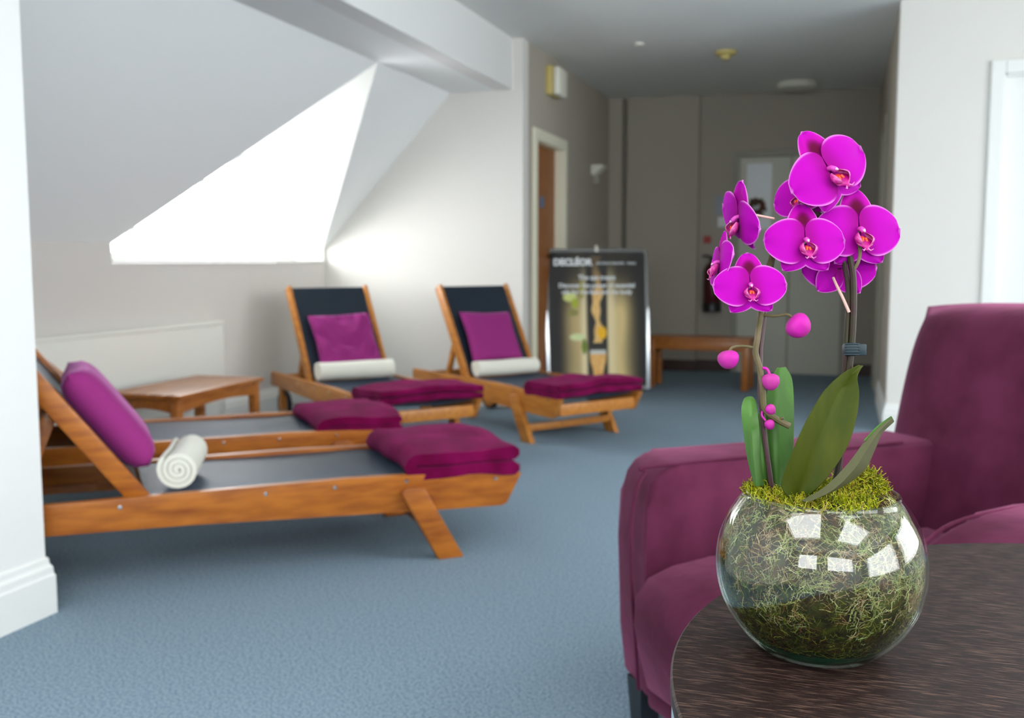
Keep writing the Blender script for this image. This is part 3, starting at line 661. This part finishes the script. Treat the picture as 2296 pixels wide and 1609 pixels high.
# ================================================================== RADIATOR
t = thing('radiator', (K, 4.0, 0), 0, 'long cream panel radiator under the sloping ceiling on the window wall', 'radiator')
box('front_panel', .055, .075, -1.07, 1.07, .16, .64, M['radiator'], t, .006); box('rear_panel', .03, .045, -1.05, 1.05, .17, .63, M['radiator'], t, .004)
box('top_grille', .028, .078, -1.07, 1.07, .625, .648, M['radiator'], t, .004)
for y in (-.9, .9): box('wall_bracket', .002, .032, y - .015, y + .015, .25, .55, M['radiator'], t)
for y in (-1.09, 1.09):
    bm = bmesh.new(); tube(bm, [(.05, y * .985, .19), (.05, y, .19), (.05, y, .0)], .009, 8); obj('pipe', bm, M['radiator'], t)
    bm = bmesh.new(); tube(bm, [(.05, y, .16), (.05, y, .23)], .017, 10); obj('valve', bm, M['trim'], t)

# ================================================================== ARMCHAIR
P0 = V((-.36, 1.957, 0)); AA = radians(43)
t = thing('armchair', P0, AA, 'plum velvet armchair behind the round table', 'armchair')
# local: x = from arm front to back, y: 0 = inner face of far arm, -.53 = inner face of near arm
def soft(bm, lv=2):
    pass
def cushy(name, pts, axis, a, b, bev, m=M['velvet'], seg=4, bulge=0, nz=.004, sc_=6, parent=None):
    bm = bmesh.new(); prism(bm, pts, axis, a, b, bev, seg)
    o = obj(name, bm, m, parent or t, ang=70)
    return o
AZ = .58
for nm, y0, y1 in (('arm', -.005, .18), ('arm', -.71, -.525)):
    dx_ = 0 if nm == 'arm' and y0 > -.1 else .05
    pts = [(-.015, .10), (.80, .10), (.80, AZ)] + ([(.06, AZ + .004), (.03, AZ), (.005, AZ - .012), (-.015, AZ - .035), (-.025, AZ - .08)] if not dx_ else [(.40, AZ + .008), (.31, AZ + .003), (.24, AZ - .010), (.18, AZ - .033), (.135, AZ - .065), (.11, AZ - .11), (.09, AZ - .16)]) + ([(-.03, .40), (-.022, .2)] if not dx_ else [(.05, .32), (.0, .2)])
    o = cushy(nm, pts, 'y', y0, y1, .022)
    for v in o.data.vertices:
        k = 1 - ss(.0, .35, v.co.x); v.co.x += k * (.028 + (.045 * (v.co.y / .18) if y0 > -.1 else 0))
    bm = bmesh.new(); yy = y0 + .012 if y0 > -.1 else y1 - .012
    path = [(-.008, yy, .12), (-.03, yy, .40), (-.024, yy, AZ - .06), (.0, yy, AZ - .006), (.05, yy, AZ + .006), (.70, yy, AZ + .003)] if not dx_ else [(-.008, yy, .12), (-.03, yy, .40), (.05, yy, AZ - .18), (.11, yy, AZ - .11), (.18, yy, AZ - .033), (.31, yy, AZ + .003), (.70, yy, AZ + .003)]
    tube(bm, spline(path, 6), .0035, 6); obj('piping', bm, M['velvet'], o)
# seat cushion: domed, front rolled over
def seatpt(u, v, top):
    x = -.085 + .86 * u; y = -.525 + .52 * v
    return x, y
bm = bmesh.new(); prof = [(-.02, .10), (-.055, .14), (-.075, .22), (-.088, .30), (-.085, .36), (-.055, .395), (0, .412), (.15, .42), (.45, .42), (.80, .41), (.80, .10)]
prism(bm, prof, 'y', -.523, -.007, .02, 4)
for v in bm.verts:
    f = (v.co.y + .265) / .26
    if v.co.x < .05: v.co.x += .055 * f * f * max(0, 1 - abs(f) * .0)
    if v.co.z > .3: v.co.z -= .035 * abs(f) ** 3
obj('seat_cushion', bm, M['velvet'], t, ang=70)
# back
bm = bmesh.new(); nn_ = 16
def backf(side):
    def g(u, v):    # u across (-1..1), v up
        x = 2 * u - 1; wd_ = .475 - .03 * v * v; y = -.265 + x * wd_
        z = .36 + (.905 - .36) * v - .02 * abs(x) ** 3 * ss(.6, 1, v)
        e = (1 - abs(x) ** 6) ** .5 * (1 - max(0, v * 1.0) ** 10) ** .5
        xb = .76 + .09 * v
        return (xb + (.10 - (.085 + .035 * (1 - x * x)) * e) if side else xb + .10 + .08 * e, y, z)
    return g
grid(bm, 24, 18, backf(1)); grid(bm, 24, 18, backf(0)); bmesh.ops.remove_doubles(bm, verts=bm.verts, dist=1e-4)
obj('backrest', bm, M['velvet'], t, ang=80)
bm = bmesh.new(); bx(bm, .0, .88, -.52, -.01, .09, .16, .01); obj('seat_base', bm, M['velvet'], t)
bm = bmesh.new(); bx(bm, .79, .93, -.71, .18, .10, .45, .02, 3); obj('back_base', bm, M['velvet'], t)
for x in (.06, .80):
    for y in (.09, -.62):
        bm = bmesh.new(); vs_ = bx(bm, x - .028, x + .028, y - .028, y + .028, 0, .105)
        for v in vs_[:4]: v.co.x = x + (v.co.x - x) * .75; v.co.y = y + (v.co.y - y) * .75
        obj('foot', bm, M['foot'], t)

# ================================================================== ROUND TABLE
TC = V((.344, .921, 0)); TR = .482; TZ = .64
t = thing('round_table', TC, 0, 'round dark-wood table with grey edge band in the foreground, holding the orchid bowl', 'table')
bm = bmesh.new(); lathe(bm, [(0, -.016), (TR - .003, -.016), (TR, -.014), (TR, -.002), (TR - .002, 0), (0, 0)], 160)
for v in bm.verts: v.co.z += TZ
top = obj('table_top', bm, M['wenge'], t, ang=30)
bm = bmesh.new(); lathe(bm, [(TR - .03, TZ - .0165), (TR - .0015, TZ - .0165), (TR - .0015, TZ - .11), (TR - .03, TZ - .11)], 160, closed=True); obj('edge_band', bm, M['greyband'], t)
bm = bmesh.new(); lathe(bm, [(0, .03), (.045, .03), (.045, TZ - .09), (.12, TZ - .03), (.12, TZ - .0165), (0, TZ - .0165)], 40); obj('pedestal', bm, M['metal'], t)
bm = bmesh.new(); lathe(bm, [(0, 0), (.25, 0), (.255, .01), (.24, .022), (.05, .032), (0, .032)], 64); obj('base_plate', bm, M['metal'], t)

# ================================================================== GLASS BOWL
BC = onz(1832, 1450, TZ); BR = .0950; BZ = TZ + .0805; RZ = .0655
t = thing('glass_bowl', (BC.x, BC.y, TZ), 0, 'round clear glass fishbowl vase full of moss on the dark round table', 'glass bowl')
prof = []; wt = .0026; zc = BZ - TZ
a0 = atan2(-zc + .0005, sqrt(BR ** 2 - zc ** 2)); a1_ = atan2(RZ, sqrt(BR ** 2 - RZ ** 2))
for i in range(41): a = a0 + (a1_ - a0) * i / 40; prof.append((BR * cos(a), zc + BR * sin(a)))
r_, z_ = prof[-1]; prof += [(r_ + .0006, z_ + .0012), (r_ - .0005, z_ + .0024), (r_ - .0022, z_ + .002), (r_ - wt, z_)]
prof2 = []
ai0 = atan2(-zc + .001, sqrt((BR - wt) ** 2 - (zc - .001) ** 2))
for i in range(39): a = a1_ - (a1_ - ai0) * (i + 1) / 40; prof2.append(((BR - wt) * cos(a), zc + (BR - wt) * sin(a)))
prof += prof2 + [(prof2[-1][0] * .8, .0011), (0, .001)]
bm = bmesh.new(); lathe(bm, [(0, .0004)] + prof, 96); obj('bowl_wall', bm, M['bowlglass'], t, ang=60)
bm = bmesh.new(); br = prof[0][0]; rb = lambda z: sqrt((BR - wt - .0006) ** 2 - (zc - z) ** 2); lathe(bm, [(0, .0012), (rb(.0012) - .004, .0012), (rb(.004) - .001, .004), (rb(.008) - .0006, .008), (rb(.0125) - .0004, .0125), (rb(.0125) * .86, .0105), (0, .0095)], 96); e = obj('thick_base', bm, M['baseglass'], t); e['label'] = 'thick green-tinted glass base'
# moss filling
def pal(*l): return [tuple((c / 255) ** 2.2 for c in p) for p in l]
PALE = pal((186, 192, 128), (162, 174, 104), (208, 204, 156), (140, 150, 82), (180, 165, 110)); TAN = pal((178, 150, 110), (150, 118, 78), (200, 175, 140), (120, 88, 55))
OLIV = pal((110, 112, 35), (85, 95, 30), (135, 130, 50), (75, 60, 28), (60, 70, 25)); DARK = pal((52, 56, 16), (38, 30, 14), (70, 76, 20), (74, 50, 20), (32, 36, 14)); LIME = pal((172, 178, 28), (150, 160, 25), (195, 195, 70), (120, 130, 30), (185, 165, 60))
bm = bmesh.new(); ly = bm.verts.layers.float_color.new('Col')
RI = BR - wt - .0015
def inside(p, R=RI):
    q = V((p.x, p.y, p.z - zc)); q.length
    if p.z < zc + RZ and q.length > R: q = q.normalized() * R * random.uniform(.985, 1); p = V((q.x, q.y, q.z + zc))
    if p.z < .0135: p.z = .0135
    return p
# core
def core(u, v):
    th_ = pi * u; ph = 2 * pi * v; d = V((sin(th_) * cos(ph), sin(th_) * sin(ph), -cos(th_))); r = RI - .006 + .004 * noise.noise(d * 5)
    p = d * r; p.z = max(p.z + zc, .0135); top = zc + RZ - .004 + .008 * noise.noise(V((p.x * 30, p.y * 30, 3))); p.z = min(p.z, top); return p
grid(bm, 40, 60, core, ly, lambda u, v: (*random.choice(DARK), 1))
def strand(p, d, n, step, r, col, curl=.9, keep=True, R=RI):
    pts = [p]; 
    for k in range(n):
        d = (d + V((random.gauss(0, 1), random.gauss(0, 1), random.gauss(0, 1))) * curl * .5).normalized(); p = p + d * step
        if keep: p = inside(p, R)
        pts.append(p)
    tube(bm, pts, [r, r * .55], 3, False, (*col, 1), ly)
    return pts
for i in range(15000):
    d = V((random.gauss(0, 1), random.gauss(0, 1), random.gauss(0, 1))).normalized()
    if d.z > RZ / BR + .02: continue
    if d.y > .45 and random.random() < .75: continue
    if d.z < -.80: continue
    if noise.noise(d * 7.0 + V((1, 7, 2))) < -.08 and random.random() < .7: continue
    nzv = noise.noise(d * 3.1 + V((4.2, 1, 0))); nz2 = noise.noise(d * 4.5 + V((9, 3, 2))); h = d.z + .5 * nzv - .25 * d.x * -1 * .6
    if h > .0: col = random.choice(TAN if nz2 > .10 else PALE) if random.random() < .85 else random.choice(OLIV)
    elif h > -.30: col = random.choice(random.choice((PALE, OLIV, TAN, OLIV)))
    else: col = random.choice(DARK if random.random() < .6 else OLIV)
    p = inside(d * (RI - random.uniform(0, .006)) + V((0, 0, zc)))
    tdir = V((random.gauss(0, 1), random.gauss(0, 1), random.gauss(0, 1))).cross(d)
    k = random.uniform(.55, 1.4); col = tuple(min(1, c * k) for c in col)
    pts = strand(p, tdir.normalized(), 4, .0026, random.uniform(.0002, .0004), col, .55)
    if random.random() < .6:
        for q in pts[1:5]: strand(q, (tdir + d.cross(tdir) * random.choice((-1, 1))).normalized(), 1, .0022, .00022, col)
# top mounds above the rim
for cx_, cy_, rad, hh, cnt in ((1712, 1095, .018, .008, 420), (1690, 1090, .010, .010, 160), (1940, 1075, .024, .022, 900), (1960, 1060, .010, .016, 260), (1885, 1085, .018, .014, 500), (1840, 1110, .05, .004, 1400), (1760, 1110, .03, .003, 500)):
    c = onz(cx_, cy_, TZ + zc + RZ + hh * .3); 
    for i in range(cnt):
        a = random.uniform(0, 2 * pi); q = rad * sqrt(random.random()); lim = 1 - (q / rad) ** 2
        p = V((c.x - BC.x + q * cos(a), c.y - BC.y + q * sin(a), zc + RZ - .004 + hh * lim * random.random()))
        rr_ = sqrt(p.x ** 2 + p.y ** 2)
        if rr_ > .066: p.x *= .066 / rr_; p.y *= .066 / rr_
        col = random.choice(LIME if random.random() < .8 else OLIV)
        pts = strand(p, V((random.gauss(0, .6), random.gauss(0, .6), .9)).normalized(), 4, .0026, random.uniform(.0004, .0007), col, .8, False)
        if random.random() < .6:
            for q2 in pts[1:]: strand(q2, V((random.gauss(0, 1), random.gauss(0, 1), .3)).normalized(), 1, .002, .00035, col, keep=False)
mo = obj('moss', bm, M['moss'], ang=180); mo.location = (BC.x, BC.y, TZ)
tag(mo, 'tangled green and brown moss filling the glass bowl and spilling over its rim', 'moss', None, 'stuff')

# ================================================================== ORCHID
OB = V((BC.x, BC.y, TZ + zc + RZ - .02)); DD = (OB - V((0, 0, H))).dot(FW)
print('orchid depth', DD)
orc = thing('orchid', OB, 0, 'magenta moth orchid with arching flower stems growing out of the moss bowl', 'orchid')
def px(x, y, dd=0): return atd(x, y, DD + dd) - OB
def leaf(name, lft, mid, rgt, m, n=7, th=.0009, label=None):
    a, b, c = (spline([px(*p) for p in q], n) for q in (lft, mid, rgt)); bm = bmesh.new(); k = min(len(a), len(b), len(c)); rows = []
    for i in range(k):
        row = []
        for j in range(5): row.append(bm.verts.new(a[i].lerp(b[i], j / 4) + (a[i].lerp(b[i], .5) - a[i]).cross(b[min(i + 1, k - 1)] - b[max(i - 1, 0)]).normalized() * 0))
        for j in range(1, 5): row.append(bm.verts.new(b[i].lerp(c[i], j / 4)))
        rows.append(row)
    for r0, r1 in zip(rows, rows[1:]):
        for j in range(8): bm.faces.new((r0[j], r0[j + 1], r1[j + 1], r1[j]))
    bmesh.ops.remove_doubles(bm, verts=bm.verts, dist=1e-5); bmesh.ops.solidify(bm, geom=bm.faces[:], thickness=th)
    o = obj(name, bm, m, orc, ang=75)
    if label: o['label'] = label
    return o
# big front leaf
leaf('leaf', [(1772, 1118, -.030), (1753, 1085, -.032), (1775, 1020, -.035), (1808, 945, -.034), (1848, 878, -.028), (1890, 838, -.018), (1926, 819, -.008)],
     [(1788, 1122, -.020), (1808, 1080, -.022), (1835, 1010, -.024), (1862, 945, -.022), (1884, 890, -.016), (1904, 850, -.010), (1929, 819, -.006)],
     [(1800, 1120, -.028), (1850, 1075, -.030), (1898, 1005, -.034), (1920, 935, -.032), (1926, 880, -.022), (1922, 842, -.012), (1936, 819, -.004)], M['leaf'], label='broad olive leaf')
# low right leaf seen from the edge
leaf('leaf', [(1796, 1122, -.045), (1850, 1090, -.048), (1900, 1040, -.046), (1938, 990, -.038), (1968, 957, -.028), (1999, 934, -.018)],
     [(1812, 1126, -.052), (1868, 1098, -.055), (1915, 1052, -.052), (1946, 1004, -.044), (1972, 966, -.032), (2000, 938, -.020)],
     [(1822, 1122, -.036), (1888, 1092, -.032), (1938, 1055, -.028), (1962, 1008, -.026), (1978, 972, -.022), (2005, 945, -.016)], M['leafu'], label='narrow grey-green leaf turned on edge')
leaf('leaf_tip', [(1938, 988, -.040), (1968, 956, -.030), (1999, 933, -.019)], [(1950, 982, -.034), (1974, 958, -.026), (2001, 936, -.018)], [(1958, 985, -.028), (1980, 962, -.022), (2005, 944, -.0155)], M['leafb'])
# tall back leaf, left side
leaf('leaf', [(1722, 1095, .012), (1716, 1030, .012), (1713, 960, .014), (1716, 900, .018), (1728, 850, .022), (1742, 823, .025)],
     [(1745, 1100, .004), (1740, 1030, .004), (1736, 960, .006), (1738, 900, .010), (1745, 850, .018), (1748, 824, .024)],
     [(1768, 1095, .012), (1777, 1030, .010), (1780, 960, .012), (1780, 900, .016), (1776, 850, .022), (1762, 822, .025)], M['leafb'], label='tall bright green leaf')
leaf('leaf', [(1690, 1085, .000), (1676, 1030, -.002), (1667, 970, -.002), (1662, 920, .000), (1667, 896, .004), (1674, 889, .006)],
     [(1696, 1090, -.006), (1690, 1030, -.010), (1686, 970, -.010), (1684, 925, -.006), (1683, 900, .000), (1681, 888, .005)],
     [(1712, 1088, .002), (1705, 1030, .000), (1703, 970, -.002), (1699, 925, .000), (1695, 900, .003), (1688, 889, .006)], M['leafb'], label='short bright green leaf at left')
leaf('leaf', [(1697, 1092, .012), (1692, 1040, .008), (1692, 980, .008), (1697, 940, .012), (1703, 915, .016)], [(1712, 1094, .008), (1710, 1040, .004), (1708, 980, .006), (1709, 940, .010), (1709, 912, .016)],
     [(1735, 1092, .014), (1733, 1040, .010), (1728, 980, .010), (1722, 940, .014), (1716, 915, .016)], M['leafb'])
# stems
def stem(name, pts, r, m, k=8):
    bm = bmesh.new(); tube(bm, spline([px(*p) for p in pts], 6), r, k); return obj(name, bm, m, orc)
stem('flower_stem', [(1868, 1110, -.004), (1886, 1000, -.002), (1896, 900, .0), (1904, 830, .0), (1912, 740, .0), (1914, 650, .0), (1910, 600, .0), (1900, 560, .004), (1880, 520, .006), (1850, 490, .006), (1815, 480, .006), (1775, 500, .004)],
     .0030, M['darkstem'])
stem('flower_spray', [(1775, 500, .004), (1745, 545, .002), (1724, 600, .0), (1708, 690, .0), (1698, 760, -.001), (1694, 790, -.001), (1703, 825, -.001), (1710, 870, -.001), (1712, 910, -.002), (1722, 925, -.004), (1745, 942, -.006), (1771, 955, -.008)],
     .0029, M['stem'])
stem('flower_stem', [(1880, 1105, .004), (1888, 950, .004), (1893, 850, .003), (1897, 760, .002), (1902, 660, .003), (1895, 600, .004), (1884, 560, .006), (1866, 520, .010), (1850, 478, .008), (1858, 450, .004), (1858, 434, .002)], .0024, M['darkstem'])
for nm, pts, r, m in (('pedicel', [(1911, 608, 0), (1922, 592, -.002), (1928, 570, -.002), (1926, 545, .0)], .0016, 'stem'),
                      ('pedicel', [(1904, 700, 0), (1890, 668, .002), (1876, 640, .006), (1868, 622, .010)], [.0015, .0012], 'palestem'),
                      ('pedicel', [(1735, 490, .004), (1715, 486, .0), (1690, 482, -.002), (1672, 486, -.004)], .0012, 'palestem'),
                      ('pedicel', [(1708, 705, 0), (1735, 708, -.003), (1765, 705, -.005), (1780, 714, -.006)], .0014, 'stem'),
                      ('pedicel', [(1696, 780, 0), (1668, 776, -.003), (1644, 778, -.005), (1634, 788, -.006)], .0014, 'stem'),
                      ('pedicel', [(1703, 826, 0), (1718, 826, -.003), (1726, 840, -.004)], .0014, 'bud'),
                      ('pedicel', [(1712, 915, 0), (1708, 930, -.004), (1716, 942, -.005)], .0010, 'bud'),
                      ('pedicel', [(1726, 927, -.004), (1720, 918, -.004), (1726, 915, -.004)], .0009, 'bud'),
                      ('pedicel', [(1655, 597, .004), (1680, 598, .003), (1716, 612, .001)], .0013, 'stem'),
                      ('pedicel', [(1800, 520, .006), (1808, 500, .008), (1800, 484, .006)], .0015, 'stem'),
                      ('pedicel', [(1690, 640, .006), (1705, 632, .004), (1716, 625, .002)], .0015, 'stem'),
                      ('pedicel', [(1790, 452, .012), (1820, 468, .010), (1848, 466, .008)], .0016, 'stem'),
                      ('stem_knot', [(1745, 942, -.006), (1752, 938, -.008), (1757, 936, -.009)], .0013, 'stem')):
    stem(nm, pts, r, M[m])
bmk = None
# buds
def bud(x, y, w_, h_, rot=0, m='bud'):
    bm = bmesh.new(); D = DD - .006; k = D / F; n = 14; prof = []
    for i in range(n + 1):
        a = pi * i / n; prof.append((sin(a) ** .85 * .5 * (1 - .18 * cos(a)), -cos(a) * .5))
    lathe(bm, prof, 24); c = px(x, y, -.006)
    for v in bm.verts:
        an = atan2(v.co.y, v.co.x); q = .86 + .19 * abs(sin(an * 1.5 + .4 + v.co.z * .6)) ** .45
        X, Y, Z = v.co.x * q * w_ * k, v.co.y * q * w_ * k, v.co.z * h_ * k
        cr, sr = cos(rot), sin(rot); v.co = c + RT * (X * cr - Z * sr) + UP * (X * sr + Z * cr) - FW * Y
    o = obj('bud', bm, M[m], orc, ang=60); return o
bud(1791, 731, 56, 52, .9); bud(1633, 806, 46, 42, .15); bud(1728, 856, 38, 38, 0); bud(1726, 952, 22, 23, .3); bud(1728, 918, 22, 24, .6)
# flowers
MAG, RIM, DEEP = (.44, .0, .40), (.80, .30, .74), (.22, .0, .10)
def tepal(bm, ly, L_, hw, ang, p, q, z0, cup, droop=0, deep=0, n=22):
    dr = V((cos(ang), sin(ang), 0)); sd = V((-sin(ang), cos(ang), 0))
    def f(u, v):
        s = 2 * v - 1; uu = .03 + .97 * u; wdt = hw * max(0, sin(pi * uu ** p)) ** q if u < 1 else 0
        ripple = .02 * sin(s * 5 + ang * 3) * u
        return dr * (uu * L_) + sd * (s * wdt) + V((0, 0, z0 + cup * (u - .1) ** 2 * 1.0 - .18 * cup * s * s + .05 * (1 - s * s) * sin(pi * u) + droop * u * u + ripple))
    def c(u, v):
        s = abs(2 * v - 1); e = max(ss(.90, 1.0, s) * ss(.12, .35, u), ss(.955, 1.0, u)); base = mix(DEEP, MAG, ss(.0, .45, u) * .6 + .4) if not deep else mix((.44, .0, .34), (.11, .0, .03), (1 - ss(.0, .75, ((u - .55) / .33) ** 2 + (s / .75) ** 2)) * deep)
        if deep: base = mix(base, MAG, ss(.75, .95, u))
        return (*mix(base, RIM, e * .8), 1)
    grid(bm, n, n, f, ly, c)
def flower(x, y, size, f, roll=0, dd=0, deep=1.0, scale=(1, 1, 1), back=False, petal=1.0):
    """f = facing direction in the camera's own right/up/toward axes"""
    Zf = cdir(*f); Yf = (UP - Zf * UP.dot(Zf)).normalized(); Xf = Yf.cross(Zf); s = size * (DD + dd) / F; c = px(x, y, dd)
    Rm = Matrix.Rotation(roll, 3, Zf); Xf = Rm @ Xf; Yf = Rm @ Yf
    def T(bm):
        for v in bm.verts: q = v.co * s; v.co = Xf * q.x + Yf * q.y + Zf * q.z
    fo = link(bpy.data.objects.new('flower', None), orc); fo.location = c; fo.empty_display_size = .01
    def part(nm, build, m, sol=.0006):
        bm = bmesh.new(); ly = bm.verts.layers.float_color.new('Col'); build(bm, ly); T(bm)
        bmesh.ops.remove_doubles(bm, verts=bm.verts, dist=1e-6)
        if sol: bmesh.ops.solidify(bm, geom=bm.faces[:], thickness=sol)
        return obj(nm, bm, m, fo, ang=80)
    part('sepal', lambda b, l: tepal(b, l, 1.0, .41, radians(90), .74, .50, -.05, -.06, 0, deep), M['petal'])
    for a in (-50, -130): part('sepal', lambda b, l: tepal(b, l, .86, .37, radians(a), .80, .70, -.06, -.10), M['petal'])
    part('petal', lambda b, l: tepal(b, l, 1.0 * petal, .57 * petal, radians(4), .70, .44, .02, -.10), M['petal'])
    part('petal', lambda b, l: tepal(b, l, 1.0 * petal, .57 * petal, radians(176), .70, .44, .025, -.10), M['petal'])
    def lip(b, l):
        n = 8; cA = (.42, .0, .20, 1); cB = (.75, .05, .02, 1); cC = (.75, .22, .50, 1)
        for sx in (-1, 1):      # side lobes, upright and curved inward
            grid(b, n, n, lambda u, v: V((sx * (.05 + .17 * sin(pi * (.1 + .8 * u)) * (1 - .5 * (2 * v - 1) ** 2)), -.06 - .30 * u + .02 * v, .06 + .20 * sin(pi * (.1 + .7 * u)) * v + .10 * u)), l,
                 lambda u, v: mix(cA, cC, ss(.8, 1, v)) if (int(u * 8) + int(v * 8)) % 3 else mix(cA, (.8, .2, .4, 1), .35))
        grid(b, n, n, lambda u, v: V(((2 * v - 1) * (.05 + .15 * sin(pi * min(1, u * 1.15)) ** .8 * (1 if u < .87 else .6)), -.10 - .36 * u, .10 + .20 * sin(pi * u * .55) - .05 * (2 * v - 1) ** 2)), l,
             lambda u, v: mix((.30, .0, .12, 1), cA, ss(.3, .8, u)) if not (.08 < u < .3 and abs(v - .5) < .16) else cB)
        for sx in (-1, 1): tube(b, [V((sx * .03, -.42, .26)), V((sx * .08, -.47, .28)), V((sx * .13, -.44, .32))], [s_ for s_ in (.018, .016, .006)], 6, True, cC, l)
    part('lip', lip, M['lip'], .0004)
    def col(b, l):
        tube(b, [V((0, .06, .0)), V((0, .05, .10)), V((0, .0, .17)), V((0, -.05, .19))], [.050, .056, .060, .040], 12, True, (.60, .06, .42, 1), l)
        tube(b, [V((0, -.01, .22)), V((0, -.05, .25))], [.032, .022], 10, True, (.80, .45, .62, 1), l)
        for sx in (-1, 1): tube(b, [V((sx * .03, -.18, .20)), V((sx * .05, -.26, .22))], [.03, .022], 8, True, (.85, .10, .02, 1), l)
    part('column', col, M['lip'], 0)
    return fo
flower(1805, 543, 93, (.05, .15, 1), .02, -.012)
flower(1860, 384, 108, (.30, .12, 1), radians(33), -.006, petal=1.02)
flower(1926, 520, 103, (.16, .10, 1), radians(2), .004)
flower(1682, 643, 82, (-.06, .18, 1), radians(2), -.018)
flower(1657, 490, 88, (-1, -.25, .18), radians(-28), .002, deep=.3)
flower(1614, 592, 78, (-1, .10, .10), radians(8), .012, deep=.3)
flower(1794, 438, 76, (-.75, .05, .55), radians(10), .020, deep=.2)
flower(1880, 604, 82, (.10, -.10, -1), radians(3), .020, deep=.1)
# support cane and clip
bm = bmesh.new(); tube(bm, [atd(1731, 1100, DD + .003), atd(1716, 990, DD + .003), atd(1704, 880, DD + .0045), atd(1705, 780, DD + .004), atd(1716, 680, DD + .004), atd(1733, 575, DD + .006)], [.0024] * 6, 8)
c0 = atd(1731, 1100, DD + .003)
for v in bm.verts: v.co -= c0
o = obj('support_cane', bm, M['stake']); o.location = c0; tag(o, 'dark purple support cane standing in the moss beside the left flower stem', 'cane')
t = thing('plant_clip', atd(1906, 783, DD), 0, 'dark slate ribbed clip holding the two right-hand orchid stems together', 'clip')
def clipbox(name, x0, x1, y0, y1, d0, d1, m, bev=.0008):
    k = DD / F; bm = bmesh.new(); bx(bm, x0 * k, x1 * k, d0, d1, y0 * k, y1 * k, bev)
    for v in bm.verts: v.co = RT * v.co.x + V((0, 0, v.co.z)) + FW * v.co.y
    return obj(name, bm, m, t)
clipbox('clip_body', -15, 15, -15, 15, -.006, .007, M['slateclip'], .003)
for i in range(5):
    clipbox('rib', -16, 16, -12 + i * 6 - 1.2, -12 + i * 6 + 1.2, -.0068, -.004, M['slateclip'], .0004)
clipbox('clip_tab', 15, 36, -14, 12, -.002, .002, M['slateclip'], .001)
